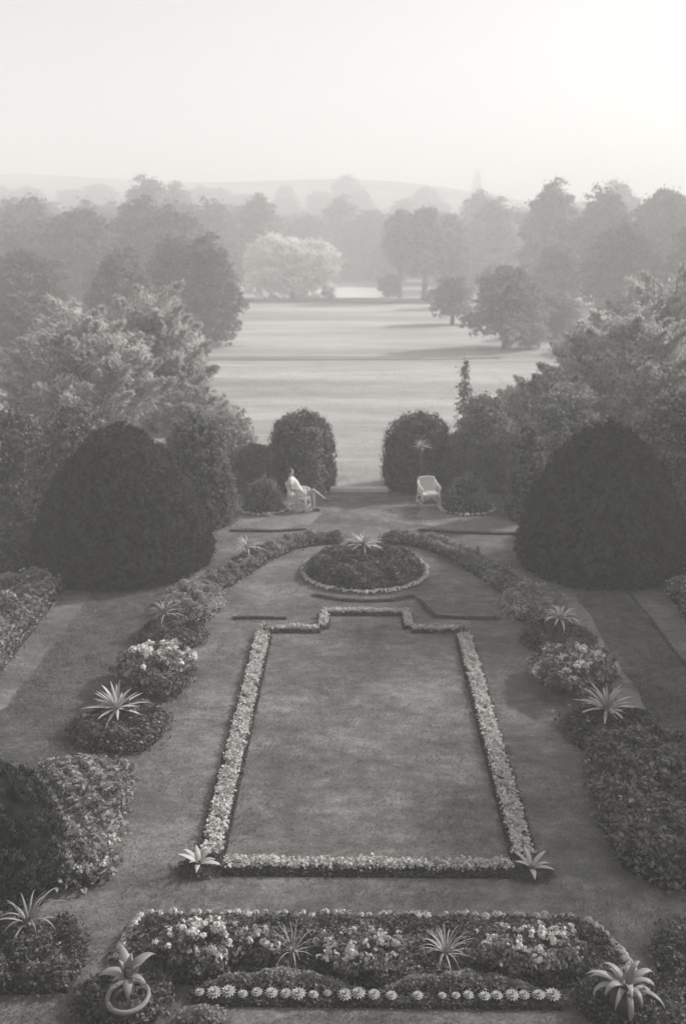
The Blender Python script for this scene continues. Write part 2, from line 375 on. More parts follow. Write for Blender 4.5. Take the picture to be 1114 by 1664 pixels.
# heap of leaves under an arbitrary height field
def inpoly(P, poly):
    x, y = P[:, 0], P[:, 1]; c = np.zeros(len(P), bool); n = len(poly)
    for i in range(n):
        x0, y0 = poly[i]; x1, y1 = poly[(i+1) % n]
        m_ = ((y0 > y) != (y1 > y)) & (x < (x1-x0)*(y-y0)/((y1-y0) or 1e-9)+x0); c ^= m_
    return c
def edgedist(P, poly):
    d = np.full(len(P), 1e9); n = len(poly)
    for i in range(n):
        a = np.array(poly[i]); b_ = np.array(poly[(i+1) % n]); ab = b_-a
        t = np.clip(((P-a)@ab)/(ab@ab), 0, 1); d = np.minimum(d, np.linalg.norm(P-a-t[:, None]*ab, axis=1))
    return d
def heap(poly, n, h, shoulder=.25, bump=.3, bs=3.0, seed=0):
    """points on a lumpy leafy surface above polygon; returns P,N"""
    poly_a = np.array(poly); lo = poly_a.min(0); hi = poly_a.max(0); out = np.zeros((0, 2))
    while len(out) < n:
        q = rng.uniform(lo, hi, (n*2, 2)); out = np.concatenate([out, q[inpoly(q, poly)]])
    q = out[:n]; d = edgedist(q, poly); s = np.clip(d/shoulder, 0, 1)
    ph = seed*1.7
    lump = (np.sin(q[:, 0]*bs*2.1+ph)*np.sin(q[:, 1]*bs*1.9+ph*2)+.7*np.sin(q[:, 0]*bs*4.3+q[:, 1]*bs*3.1+ph)+.5*np.sin(q[:, 1]*bs*6-q[:, 0]*bs*2.2))*.45
    top = h*np.sqrt(s*(2-s))*(1+bump*lump)
    z = top*rng.uniform(.45, 1.06, n)**.6
    q = q+rng.normal(0, 1, (n, 2))*(min(shoulder, .22)*.22*np.exp(-d/(min(shoulder, .22)*.5+1e-6)))[:, None]*1.6
    N = nrm(np.stack([rng.normal(0, .35, n), rng.normal(0, .35, n)-.1, np.ones(n)], 1))
    return np.column_stack([q, np.maximum(z, .02)]), N
def blossoms(P, r, k=9, rel=.75, mat='white', name='blossoms', parent=None):
    """small many-petalled flower heads at P"""
    n = len(P); rr = r*rng.uniform(.65, 1.25, n)
    q = sph(n*k); q[:, 2] = np.abs(q[:, 2])*.8
    Q = np.repeat(P, k, 0)+q*np.repeat(rr, k)[:, None]*.7
    o = link(name, leafmesh(name, Q, q, r*rel*1.3, .35, .85), M[mat], parent)
    return o
def soilbase(poly, h, parent, name='soil', grow=0.0):
    c = np.mean(poly, 0); b = MB(); n = len(poly)
    hi = [(c[0]+(x-c[0])*.93, c[1]+(y-c[1])*.93, h) for x, y in poly]; lo = [(c[0]+(x-c[0])*.98, c[1]+(y-c[1])*.98, 0.0) for x, y in poly]
    b.add(lo+hi, [tuple(range(n, 2*n))]+[(i, (i+1) % n, n+(i+1) % n, n+i) for i in range(n)])
    return b.build(name, M['soil'], parent)
def bed(name, poly, h, n, size, label, mat='bedleaf', flowers=None, cat='flower bed', bump=.3, seed=0, shoulder=.25, bs=3., group=None, fr=.05, fmat='white'):
    """poly in world metres; flowers=(x,y,rx,ry,count) patches"""
    c = np.mean(poly, 0); t = empty(name, (float(c[0]), float(c[1]), .012), label, cat, group); pl = [(x-c[0], y-c[1]) for x, y in poly]
    soilbase(pl, .05, t)
    P, N = heap(pl, n, h, shoulder, bump, bs, seed)
    link('foliage', leafmesh('foliage', P, N, size, .6, .6), M[mat], t)
    if flowers:
        Fs = []
        for fx, fy, rx, ry, cnt, zz in flowers:
            Fs.append(np.column_stack([fx-c[0]+rng.normal(0, rx*.5, cnt), fy-c[1]+rng.normal(0, ry*.5, cnt), zz*rng.uniform(.75, 1.15, cnt)]))
        blossoms(np.concatenate(Fs), fr, parent=t, mat=fmat)
    return t
def ell(cx, cy, rx, ry, n=28, wob=.04, a0=0):
    return [(cx+rx*math.cos(a)*(1+wob*math.sin(3*a+a0)), cy+ry*math.sin(a)*(1+wob*math.sin(4*a+a0))) for a in np.linspace(0, 2*PI, n, endpoint=False)]
def bush(name, loc, rx, ry, h, n, size, label, mat='bedleaf', cat='bush', nf=0, fr=.06, fmat='white', ftop=.4, group=None, bias=(0, 0)):
    t = empty(name, loc, label, cat, group)
    blobs = [(0, 0, h*.45, rx*.72, ry*.72, h*.5)]
    for i in range(7):
        a = i*2*PI/7+random.uniform(-.3, .3); blobs.append((rx*.55*math.cos(a), ry*.55*math.sin(a), h*random.uniform(.3, .55), rx*.42, ry*.42, h*.36))
    b = MB(); 
    for i in range(9):
        a = i*2.4; b.tube([(0, 0, 0), (rx*.2*math.cos(a), ry*.2*math.sin(a), h*.3), (rx*.5*math.cos(a), ry*.5*math.sin(a), h*.6)], [.02, .014, .006], 5)
    b.build('stems', M['bark'], t)
    P, N, q = blobpts(blobs, n, .35, 22, .3); P[:, 2] = np.clip(P[:, 2], .02, None)
    link('foliage', leafmesh('foliage', P, N, size, .6, .6), M[mat], t)
    if nf:
        Pf, Nf, _ = blobpts(blobs, nf*6, .12, 30, .15); sc = Pf[:, 2]*1.6/h+bias[0]*Pf[:, 0]/rx+bias[1]*Pf[:, 1]/ry+rng.normal(0, .25, len(Pf))
        Pf = Pf[np.argsort(-sc)[:nf]]; Pf[:, 2] += .03
        blossoms(Pf, fr, parent=t, mat=fmat)
    return t
# curved sword leaf with a channelled section
def sword(b, base, az, el, L, wd, droop=.5, seg=9, fold=.35, twist=0., shape=1):
    d = Vector((math.cos(az)*math.cos(el), math.sin(az)*math.cos(el), math.sin(el))); side = Vector((-math.sin(az), math.cos(az), 0))
    p = Vector(base); V = []; e = el; step = L/seg
    for i in range(seg+1):
        u = i/seg
        if shape == 1: ww = wd*(.55+1.2*u if u < .35 else 1.0*(1-((u-.35)/.65)**1.7)**.9)
        else: ww = wd*(1-u**2.2)
        ww = max(ww, .002)
        dd = Vector((math.cos(az)*math.cos(e), math.sin(az)*math.cos(e), math.sin(e))); nn_ = side.cross(dd)
        s2 = side*math.cos(twist*u)+nn_*math.sin(twist*u)
        V += [p+s2*ww*.5-nn_*ww*fold*-.5*-1, p+nn_*(-ww*fold*.25), p-s2*ww*.5-nn_*ww*fold*-.5*-1]
        p = p+dd*step; e -= droop*(1.6*u+.25)/seg*1.6
    # thickness: duplicate below
    n = len(V); th = wd*.07
    W = [v-Vector((0, 0, th)) for v in V]
    F = []
    for i in range(seg):
        for j in (0, 1):
            a = i*3+j; F.append((a, a+1, a+4, a+3)); F.append((n+a, n+a+3, n+a+4, n+a+1))
        F.append((i*3, i*3+3, n+i*3+3, n+i*3)); F.append((i*3+2, n+i*3+2, n+i*3+5, i*3+5))
    b.add(V+W, F)
def rosette(name, loc, nl, L, wd, label, cat, mat, el=(5, 75), droop=.8, stem=0., group=None, shape=1, fold=.5, spike=False, seed=1, twist=0.):
    rs = random.Random(seed); t = empty(name, loc, label, cat, group); b = MB()
    for i in range(nl):
        f = i/(nl-1); e = R(el[0]+(el[1]-el[0])*f+rs.uniform(-5, 5)); az = i*2.39996+rs.uniform(-.2, .2)
        ll = L*(1-.25*f)*rs.uniform(.85, 1.12)
        sword(b, (.02*math.cos(az), .02*math.sin(az), stem), az, e, ll, wd*rs.uniform(.85, 1.1), droop*rs.uniform(.6, 1.3), 9, fold, twist*rs.uniform(-1, 1), shape)
    b.build('leaves', M[mat], t, smooth=True)
    s = MB(); s.tube([(0, 0, -.02), (0, 0, stem*.5), (0, 0, stem+.03)], [max(.03, wd*.7), max(.026, wd*.6), wd*.4], 10); s.build('stem', M['bark'], t, smooth=True)
    if spike:
        s = MB(); sword(s, (0, 0, stem), 0, R(88), L*1.15, wd*.8, .02, 8, .6, 0, 0); s.build('centre_leaf', M['agavedim'], t, smooth=True)
    return t

# ---------------------------------------------------------------- the two great clipped yews and the dark one near the house
topiary('clipped_yew', (-6.25, 23.0, 0), 3.68, 2.26, 110000, .075, 'huge dark bell-shaped clipped yew on the left of the garden', rough=.07)
topiary('clipped_yew', (6.22, 23.1, 0), 3.76, 2.1, 110000, .075, 'huge dark bell-shaped clipped yew on the right of the garden', rough=.07)
topiary('clipped_yew', (-5.0, 10.35, 0), 1.62, .86, 26000, .05, 'small black conical yew cut by the left edge of the photo beside the left bed', kind='tall')
topiary('clipped_dome', (-2.02, 31.0, 0), 2.55, 1.08, 26000, .07, 'rounded clipped hedge dome behind the seated person, pale climber on its front', 'hedge', 'tall', 'darkleaf', .09)
topiary('clipped_dome', (1.98, 31.1, 0), 2.5, 1.16, 26000, .07, 'rounded clipped hedge dome behind the empty white chair', 'hedge', 'tall', 'darkleaf', .1)
topiary('clipped_dome', (-4.75, 26.6, 0), 3.3, .86, 26000, .085, 'tall leafy ivy-covered column right behind the left yew', 'hedge', 'tall', 'bedleaf', .12, lean=-.05)
topiary('clipped_dome', (5.0, 27.4, 0), 2.95, .5, 14000, .085, 'slim tall ivy-covered column just left of the right yew', 'hedge', 'tall', 'bedleaf', .12)
# low hedge between ivy column and dome
def hedge(name, x0, x1, y0, y1, h, n, label, mat='darkleaf'):
    poly = [(x0, y0), (x1, y0), (x1, y1), (x0, y1)]; c = ((x0+x1)/2, (y0+y1)/2); t = empty(name, (c[0], c[1], 0), label, 'hedge')
    b = MB(); b.box(x0-c[0]+.12, x1-c[0]-.12, y0-c[1]+.12, y1-c[1]-.12, 0, h-.12); b.build('branches', M['yewcore'], t)
    a = rng.random(n); P = np.column_stack([rng.uniform(x0, x1, n)-c[0], rng.uniform(y0, y1, n)-c[1], rng.uniform(.02, h, n)]); N = np.zeros((n, 3))
    k = rng.choice(3, n, p=[.55, .15, .3])
    P[k == 0, 1] = y0-c[1]; N[k == 0] = (0, -1, .2); m_ = k == 1; P[m_, 0] = np.where(rng.random(m_.sum()) < .5, x0-c[0], x1-c[0]); N[m_] = (0, 0, 1)
    P[k == 2, 2] = h; N[k == 2] = (0, 0, 1)
    P += rng.normal(0, .05, P.shape)+.06*np.sin(P[:, [1, 2, 0]]*5); P[:, 2] = np.maximum(P[:, 2], .02)
    link('foliage', leafmesh('foliage', P, N, .07, .6, .6), M[mat], t); return t
hedge('hedge', -5.2, -2.9, 30.0, 31.0, 1.42, 24000, 'low dark hedge joining the left dome to the ivy column')
hedge('hedge', 2.95, 5.6, 30.2, 31.3, 1.75, 26000, 'dark hedge to the right of the right dome, behind the round bush')
# climbers and the potted spiky plant on the domes
t = empty('climbing_plant', (-1.75, 29.92, 0), 'pale leafy climber growing up the front of the left dome', 'climber')
b = MB(); b.tube([(0, 0, 0), (.1, .02, .9), (-.02, .1, 1.7), (.0, .3, 2.25)], [.03, .02, .015, .006], 6); b.build('stem', M['bark'], t)
n_ = 1500; u = rng.random(n_); P = np.column_stack([rng.normal(0, .2, n_)+.3*(1-u)*rng.normal(.4, .6, n_), .05+.12*u**2*2.2+rng.normal(0, .07, n_), .1+2.15*u])
link('foliage', leafmesh('foliage', P, np.tile([0, -1, .5], (n_, 1)), .11, .5, .45), M['lightleaf'], t)
t = rosette('potted_spiky_plant', (1.98, 29.68, 0), 34, .42, .04, 'spiky plant in a pale urn standing against the right dome', 'potted plant', 'agave', (0, 80), .9, 1.72, shape=0, seed=5)
b = MB(); b.revolve([(.09, 0), (.1, .05), (.035, .12), (.035, 1.36), (.08, 1.42), (.11, 1.55), (.135, 1.64), (.15, 1.66), (.14, 1.68), (.11, 1.66), (.0, 1.64)], 20); b.build('urn', M['potdark'], t, smooth=True)

# round bushes in their own little beds beside the chairs
def ringed_bush(cx, cy, r, h, label, rl, cat2, gmat, grp):
    t = topiary('round_bush', (cx, cy, .012), h, r, 9000, .06, label, 'bush', 'ball', 'midleaf', .08, core=.85)
    soilbase(ell(0, 0, r+.16, r+.16, 24, .0), .04, t)
    for k in range(22):
        a = 2*PI*k/22+random.uniform(-.04, .04); x, y = cx+(r+.1)*math.cos(a), cy+(r+.1)*math.sin(a)
        c = copy_tree(edge_proto[grp], None, (x, y, .03), random.uniform(0, 6), random.uniform(.75, 1.2), rl); c['group'] = grp
edge_proto = {}
def flower_clump(label, group, r, mat='white', k=26):
    q = sph(k); q[:, 2] = np.abs(q[:, 2]); me = leafmesh('edging_flower', q*np.array([r, r, r*.8]), q, r*.9, .4, .8)
    o = link('edging_flower', me, M[mat]); return tag(o, label, 'flower clump', group)
def first_then(group, label, r, spots, mat='white'):
    p_ = flower_clump(label, group, r, mat); used = False
    for (x, y, z, s) in spots:
        if not used: o = p_; used = True
        else: o = p_.copy(); C.objects.link(o)
        o.location = (x, y, z); o.scale = (s, s, s); o.rotation_euler = (0, 0, random.uniform(0, 6))
def ringspots(cx, cy, r, n, z=.06, arc=(0, 2*PI), j=.02, s=(.75, 1.25)):
    return [(cx+(r+random.uniform(-j, j))*math.cos(a), cy+(r+random.uniform(-j, j))*math.sin(a), z, random.uniform(*s)) for a in np.linspace(arc[0], arc[1], n, endpoint=False)]
for cx, cy, r, h, lab, rl, grp in [(-3.1, 28.2, .58, .95, 'round clipped bush in a small bed left of the seated person', 'small white flower clump ringing the round bush at the left chair', 'flowers ringing the left round bush'),
                              (3.36, 28.35, .66, 1.05, 'round clipped bush in a small bed right of the empty chair', 'small white flower clump ringing the round bush at the right chair', 'flowers ringing the right round bush')]:
    t = topiary('round_bush', (cx, cy, .012), h, r, 9000, .055, lab, 'bush', 'ball', 'midleaf', .08, core=.85)
    soilbase(ell(0, 0, r+.27, r+.27, 24, .0), .04, t)
    first_then(grp, rl, .05, ringspots(cx, cy, r+.2, 30, j=.04, s=(.7, 1.6)), 'white')

# ---------------------------------------------------------------- central round bed with agave
cx, cy = .06, 22.45
bed('round_flower_bed', ell(cx, cy, 1.5, 1.5, 40, .0), .42, 16000, .085, 'round leafy mound bed in the middle of the garden', 'darkleaf', None, 'flower bed', .28, 1, .5, 2.6)
first_then('white flowers ringing the central round bed', 'small white flower clump ringing the central round bed', .06, ringspots(cx, cy, 1.6, 88, .07, s=(.8, 1.35)))
rosette('agave', (.03, 22.45, .6), 40, .56, .06, 'agave with a tall centre leaf on top of the round bed', 'agave', 'agave', (2, 70), .55, .12, spike=True, seed=3, shape=0)
# garland of low plants sweeping round the circle on each side
def band(path, wd):
    L_, R_ = [], []
    for i, (x, y) in enumerate(path):
        a = Vector(path[max(i-1, 0)]); c = Vector(path[min(i+1, len(path)-1)]); d = (c-a).normalized(); nrm_ = Vector((-d.y, d.x)); ww = wd[i] if hasattr(wd, '__len__') else wd
        L_.append((x+nrm_.x*ww/2, y+nrm_.y*ww/2)); R_.append((x-nrm_.x*ww/2, y-nrm_.y*ww/2))
    return L_+R_[::-1]
for s, side in ((-1, 'left'), (1, 'right')):
    path = [(s*.55, 24.95), (s*1.2, 24.9), (s*1.9, 24.55), (s*2.6, 23.65), (s*3.15, 22.5), (s*3.6, 21.4), (s*3.95, 20.5)]
    bed('garland_bed', band(path, [.35, .5, .6, .65, .7, .75, .8]), .3, 12000, .075, 'curving band of low leafy plants sweeping round the %s of the circle' % side, 'midleaf', None, 'flower bed', .35, 2+s, .2, 3.4, fr=.03)
    bed('pale_flower_bed', ell(s*3.95, 19.95, .72, .95, 26, .06, s), .38, 9000, .07, 'pale flowered patch where the %s band ends near the agave' % side, 'lightleaf',
        [(s*3.6, 19.4, .35, .25, 40, .3)], 'flower bed', .35, 5+s, .3, 3.4, fr=.035, fmat='dimwhite')
    bed('low_plant_bed', ell(s*4.1, 18.15, .75, .62, 24, .06, s), .3, 7000, .07, 'dark low planting between the small agave and the white-flowered bush on the %s' % side, 'darkleaf', None, 'flower bed', .35, 8+s, .3, 3.)
rosette('agave', (-3.0, 22.9, .42), 26, .5, .045, 'small spiky agave in the left curving band', 'agave', 'agave', (5, 75), .7, .08, seed=11, shape=0)
rosette('spiky_plant', (3.0, 22.8, .38), 12, .34, .03, 'tiny dark upright spiky plant in the right curving band', 'spiky plant', 'agavedim', (40, 88), .2, .05, seed=12, shape=0)
rosette('agave', (-4.3, 18.5, .36), 34, .48, .04, 'dim spiky agave behind the left white-flowered bush', 'agave', 'agavedim', (5, 80), .8, .1, seed=13, shape=0)
rosette('agave', (4.2, 18.35, .36), 28, .48, .055, 'pale broad-leaved agave behind the right white-flowered bush', 'agave', 'agave', (8, 70), 1.0, .1, seed=14, shape=1)
bush('flowering_bush', (-3.98, 16.1, 0), .85, .95, .72, 12000, .085, 'leafy bush with white blossoms along its top on the left, behind the left agave', nf=260, fr=.075, bias=(.25, .55))
bush('flowering_bush', (4.02, 16.15, 0), .9, 1.05, .68, 13000, .085, 'leafy bush dotted with white blossoms on the right, behind the right agave', nf=170, fr=.06, bias=(-.3, .2), fmat='dimwhite')
for s, side in ((-1, 'left'), (1, 'right')):
    bed('low_plant_bed', ell(s*4.25, 14.3, .82, .8, 26, .05, s), .3, 9000, .07, 'dark low planting round the foot of the %s agave' % side, 'darkleaf', [(s*3.7, 14.2, .5, .5, 8, .3)], 'flower bed', .35, 11+s, .3, 3., fr=.035, fmat='dimwhite')
rosette('agave', (-4.34, 14.5, .2), 36, .58, .06, 'pale spiky agave in front of the left white-flowered bush', 'agave', 'agave', (-5, 78), .25, .14, seed=21, shape=1)
rosette('agave', (4.22, 14.6, .2), 40, .58, .055, 'pale agave with many arching leaves in front of the right white-flowered bush', 'agave', 'agave', (-5, 80), .5, .14, seed=22, shape=1)
bed('leafy_bed', [(-5.15, 12.9), (-4.4, 13.1), (-3.74, 12.95), (-3.62, 12.3), (-3.55, 11.3), (-3.42, 10.35), (-4.0, 10.2), (-4.35, 10.3), (-4.8, 11.3), (-5.2, 12.2)], .34, 15000, .085, 'long leafy bed of pale green plants on the left by the black yew', 'midleaf',
    [(-3.75, 10.35, .28, .1, 26, .26), (-3.5, 10.7, .08, .3, 8, .3), (-4.1, 11.1, .2, .2, 2, .36)], 'flower bed', .22, 20, .2, 4.5, fr=.05)
bed('leafy_bed', [(3.75, 13.75), (4.6, 13.9), (5.4, 13.7), (5.5, 12.2), (5.2, 10.9), (4.6, 10.3), (3.9, 10.25), (3.45, 10.7), (3.4, 11.6), (3.5, 12.8)], .5, 17000, .085, 'long dark leafy bed with a wavy edge at the right', 'bedleaf',
    [(3.75, 11.7, .5, .9, 8, .5)], 'flower bed', .3, 25, .3, 3., fr=.04, fmat='dimwhite')

# outer borders beyond the verge paths
bed('outer_flower_bed', [(-8.9, 21.4), (-7.3, 21.6), (-7.2, 19), (-7.15, 16), (-7.2, 13), (-9.2, 13)], .4, 16000, .09, 'rough flowering border at the left edge of the photo below the left yew', 'midleaf', [(-7.6, 21.2, .5, .4, 20, .4), (-8.1, 19, .7, 2, 40, .4)], 'flower bed', .35, 31, .25, 2.2, fr=.05, fmat='dimwhite')
bed('outer_flower_bed', [(7.2, 13), (7.2, 16), (7.25, 19), (7.35, 21.3), (9.2, 21.6), (9.2, 13)], .4, 14000, .09, 'leafy border at the right edge of the photo below the right yew', 'midleaf', [(8, 20.5, .6, .8, 24, .4)], 'flower bed', .35, 32, .25, 2.2, fr=.04, fmat='dimwhite')
bed('leafy_bed', ell(-9.0, 23.6, 1.6, 1.5, 24, .06), .8, 8000, .1, 'dark shrubby planting at the left foot of the left yew', 'darkleaf', None, 'flower bed', .4, 33, .5, 1.6)
bed('leafy_bed', ell(8.9, 23.3, 1.3, 1.6, 24, .06), .7, 8000, .1, 'dark shrubby planting at the right foot of the right yew', 'darkleaf', None, 'flower bed', .4, 34, .5, 1.6)

# ---------------------------------------------------------------- the white-flowered frame round the middle lawn
def border(x0, x1, y0, y1, label, h=.12, pad=.075, n=None, fl=None):
    c = ((x0+x1)/2, (y0+y1)/2); t = empty('flower_border', (c[0], c[1], .012), label, 'flower border', 'white flower borders framing the middle lawn')
    a = (x1-x0)*(y1-y0); A = (x1-x0+2*pad)*(y1-y0+2*pad)
    pl = [(x0-pad-c[0], y0-pad-c[1]), (x1+pad-c[0], y0-pad-c[1]), (x1+pad-c[0], y1+pad-c[1]), (x0-pad-c[0], y1+pad-c[1])]
    soilbase(pl, .02, t)
    P, N = heap(pl, int(A*2000), h*.6, .09, .3, 6, int(abs(x0*10)))
    link('edging_leaves', leafmesh('edging_leaves', P, N, .04, .7, .5), M['box'], t)
    k = int(a*5200); wob = lambda q: .02*np.sin(q*9)+.012*np.sin(q*23)
    X_ = rng.uniform(x0, x1, k)-c[0]; Y_ = rng.uniform(y0, y1, k)-c[1]
    X_ = X_+wob(Y_)*rng.choice([-1, 1], k); Y_ = Y_+wob(X_)*rng.choice([-1, 1], k)
    gp = np.sin(X_*7+Y_*5.1+x0)*np.sin(Y_*8.3-X_*3+1)+.5*np.sin(Y_*19+X_*23); ok_ = (gp < 1.05) & (rng.random(k) < .85+.15*gp)
    X_, Y_, gp = X_[ok_], Y_[ok_], gp[ok_]; k = len(X_)
    P = np.column_stack([X_+rng.normal(0, .012, k), Y_+rng.normal(0, .012, k), h*(1-.18*gp)*rng.uniform(.55, 1.12, k)]); N = nrm(np.column_stack([rng.normal(0, .4, (k, 2)), np.ones(k)]))
    link('blossoms', leafmesh('blossoms', P, N, .045, .45, .85), M['dimwhite'], t)
border(-2.29, -2.03, 10.85, 18.35, 'long white flower border down the left side of the middle lawn')
border(2.03, 2.29, 10.92, 18.35, 'long white flower border down the right side of the middle lawn')
border(-1.93, 1.93, 10.58, 10.74, 'white flower border along the near end of the middle lawn', h=.14, pad=.085)
border(-1.98, -.98, 18.58, 18.72, 'short white border at the far end of the lawn, left of the step', pad=.07)
border(1.08, 2.05, 18.6, 18.74, 'short white border at the far end of the lawn, right of the step', pad=.07)
border(-.96, -.8, 18.78, 19.5, 'short white border on the left side of the step in the frame', pad=.06)
border(.92, 1.08, 18.8, 19.5, 'short white border on the right side of the step in the frame', pad=.06)
border(-.9, 1.02, 19.56, 19.7, 'white border across the top of the step nearest the round bed', pad=.07)
# dark planted lines beyond the frame, and a leaf strip for the round bed's shadow
def dark_line(path, wd, label):
    poly = band(path, wd); bed('box_edging', poly, .05, int(520*len(path)), .035, label, 'box', None, 'edging', .2, 3, .05, 6)  # also makes the strip that stands for the round bed's shadow
dark_line([(-2.95, 19.3), (-2.4, 19.33), (-1.72, 19.3)], .1, 'short dark dash of low edging on the grass left of the step')
dark_line([(1.3, 20.5), (1.45, 20.0), (1.62, 19.45), (2.3, 19.35), (3.1, 19.35)], .09, 'dark angled line of low edging on the grass right of the step')
dark_line([(-1.2, 20.75), (-.6, 20.45), (0, 20.35), (.7, 20.42), (1.25, 20.7)], .1, 'dark curved strip of leaves standing for the shadow in front of the round bed')  # dark leaves laid in the shape of the round bed's curved shadow
dark_line([(1.65, 26.0), (2.7, 25.75), (4.2, 25.65), (5.3, 25.7)], .12, 'dark line of low edging in front of the empty chair')
dark_line([(-3.9, 25.85), (-2.6, 25.8), (-1.6, 26.0)], .09, 'faint dark line of low edging in front of the seated person')
# corner plants of the frame
for (x, y, L, nl, lab, mt, k) in [(-2.28, 10.62, .34, 9, 'succulent with broad pale leaves at the near left corner of the white frame', 'agave', 41),
                           (2.2, 10.6, .32, 9, 'succulent with broad pale leaves at the near right corner of the white frame', 'agave', 42),
                           (-2.15, 18.62, .2, 8, 'small dark tuft at the far left corner of the white frame', 'agavedim', 43), (2.2, 18.66, .18, 8, 'small dark tuft at the far right corner of the white frame', 'agavedim', 44)]:
    t = rosette('corner_succulent', (x, y, .08), nl, L, L*.24, lab, 'succulent', mt, (12, 60), .35, .03, seed=k, shape=1, fold=.7)
    if y < 12:
        pl = ell(0, 0, .3, .2, 20, .0); P, N = heap(pl, 1500, .1, .08, .2, 6, 1); P[:, 2] -= .07; link('edging_leaves', leafmesh('edging_leaves', P, N, .04, .7, .5), M['box'], t)

# ---------------------------------------------------------------- the near bed under the window
near = [(-3.05, 8.95), (-2.98, 9.4), (-2.72, 9.66), (-1.4, 9.7), (0, 9.7), (1.4, 9.7), (2.62, 9.68), (2.92, 9.4), (3.0, 9.0), (2.75, 8.62), (1.5, 8.58), (0, 8.56), (-1.5, 8.58), (-2.7, 8.62)]
bed('near_flower_bed', near, .14, 20000, .05, 'wide dark flower bed across the foot of the photo', 'darkleaf', None, 'flower bed', .4, 51, .15, 4.)
for (x, y, rx, ry, h, nf, lab, fm, fr_) in [(-1.95, 8.98, .62, .42, .36, 90, 'clump of big white blooms in the near bed, left of the grassy tufts', 'white', .05),
                               (-1.3, 9.02, .36, .28, .3, 26, 'sparse white-blossomed clump beside the left grassy tuft', 'dimwhite', .045),
                               (-.08, 8.93, .6, .38, .3, 100, 'clump of white blooms in the near bed between the two grassy tufts', 'dimwhite', .045),
                               (1.85, 9.0, .75, .42, .32, 150, 'wide clump of many small white blooms in the near bed, right of the grassy tufts', 'white', .038)]:
    bush('blooming_plant', (x, y, .08), rx, ry, h, int(5200*rx/.6), .05, lab, 'bedleaf', 'flowering plant', nf, fr_, fm, bias=(0, .0))
for s, k in ((-1, 61), (1, 62)):
    rosette('grassy_tuft', (.9*s, 9.0, .1), 38 if s > 0 else 22, .43 if s > 0 else .42, .013, 'spiky grassy tuft in the near bed, %s' % ('right of centre with dense leaves' if s > 0 else 'left of centre with thin arching leaves'), 'spiky plant', 'agave', (25, 85), .9, .04, seed=k, shape=0)
# white clumps along the back and the ends of the near bed
sp = [(x+random.uniform(-.03, .03), 9.72+random.uniform(-.03, .03), .07, random.uniform(.55, 1.2)) for x in np.arange(-2.72, 2.66, .12)]
sp += [(-2.86-.14*math.sin(u), 9.66-.7*u, .08, random.uniform(.8, 1.2)) for u in np.linspace(0, 1, 9)]
sp += [(2.74+.3*math.sin(u*1.5), 9.66-.8*u, .08, random.uniform(.8, 1.25)) for u in np.linspace(0, 1, 10)]
first_then('white flowers edging the near bed', 'small white flower clump on the back edge of the near bed', .05, sp, 'white')
# pale ground cover rising in two waves behind the row of rosettes
for cx_, w_ in ((-1.05, .95), (1.05, .95)):
    pl = [(cx_-w_, 8.5), (cx_+w_, 8.5), (cx_+w_*.6, 8.62), (cx_+.1, 8.74), (cx_-w_*.55, 8.64)]
    bed('pale_ground_cover', pl, .2, 4200, .035, 'wave of pale low plants behind the row of rosettes, %s' % ('left half' if cx_ < 0 else 'right half'), 'lightleaf', None, 'ground cover', .2, 7, .1, 6)
bed('pale_ground_cover', [(-2.1, 8.0), (-1.6, 8.0), (-1.6, 8.2), (-2.05, 8.22)], .14, 1600, .045, 'loose pale plants by the left end of the row of rosettes', 'lightleaf', None, 'ground cover', .3, 8, .1, 6)
bed('low_plant_bed', ell(2.9, 8.35, .6, .42, 20, .05), .25, 3600, .05, 'dark low plants round the octopus-like agave at the lower right', 'darkleaf', None, 'flower bed', .3, 9, .15, 5)
bed('low_plant_bed', ell(3.9, 8.9, .55, .75, 20, .05), .22, 4000, .05, 'dark low plants at the lower right corner of the photo', 'darkleaf', None, 'flower bed', .3, 9, .15, 5)
bed('low_plant_bed', ell(-2.75, 8.35, .55, .4, 20, .05), .2, 3200, .05, 'dark low plants round the planter at the lower left', 'darkleaf', None, 'flower bed', .3, 9, .15, 5)
b = MB(); beam_ = [(-2.05, 8.3), (2.2, 8.3), (2.2, 8.5), (-2.05, 8.5)]; dk = bed('box_edging', beam_, .07, 5200, .035, 'dark strip of low edging under the row of pale rosettes', 'box', None, 'edging', .1, 3, .05, 6)
# row of small rosettes
b = MB()
for ring, (nl, L, e) in enumerate([(13, .075, 5), (10, .058, 24), (7, .036, 48)]):
    for i in range(nl): sword(b, (0, 0, .01+.008*ring), 2*PI*i/nl+ring*.3, R(e), L, .034, -.25, 5, .5, 0, 1)
ros = b.build('rosette_succulent', M['agave'], smooth=True)
tag(ros, 'small pale round rosette in the long row along the front of the near bed', 'succulent', 'row of rosettes along the near bed')
xsr = [325, 349, 371, 395, 418, 441, 465, 485, 509, 532, 560, 582, 607, 635, 656, 677, 698, 717, 739, 759, 785, 805, 829, 849, 872, 895]
xsr.remove(656); xsr.remove(698)
for i, xp in enumerate(xsr):
    o = ros if i == 0 else ros.copy()
    if i: C.objects.link(o)
    X_ = round(-1.92+(xp-325)*.006982, 3); s_ = random.uniform(.75, 1.35)*(0.75 if i in (13, 14, 15, 16) else 1)
    o.location = (X_*.993, 8.4+random.uniform(-.012, .02), .09); o.rotation_euler = (random.uniform(-.1, .1), random.uniform(-.1, .1), random.uniform(0, 3)); o.scale = (s_, s_, s_)
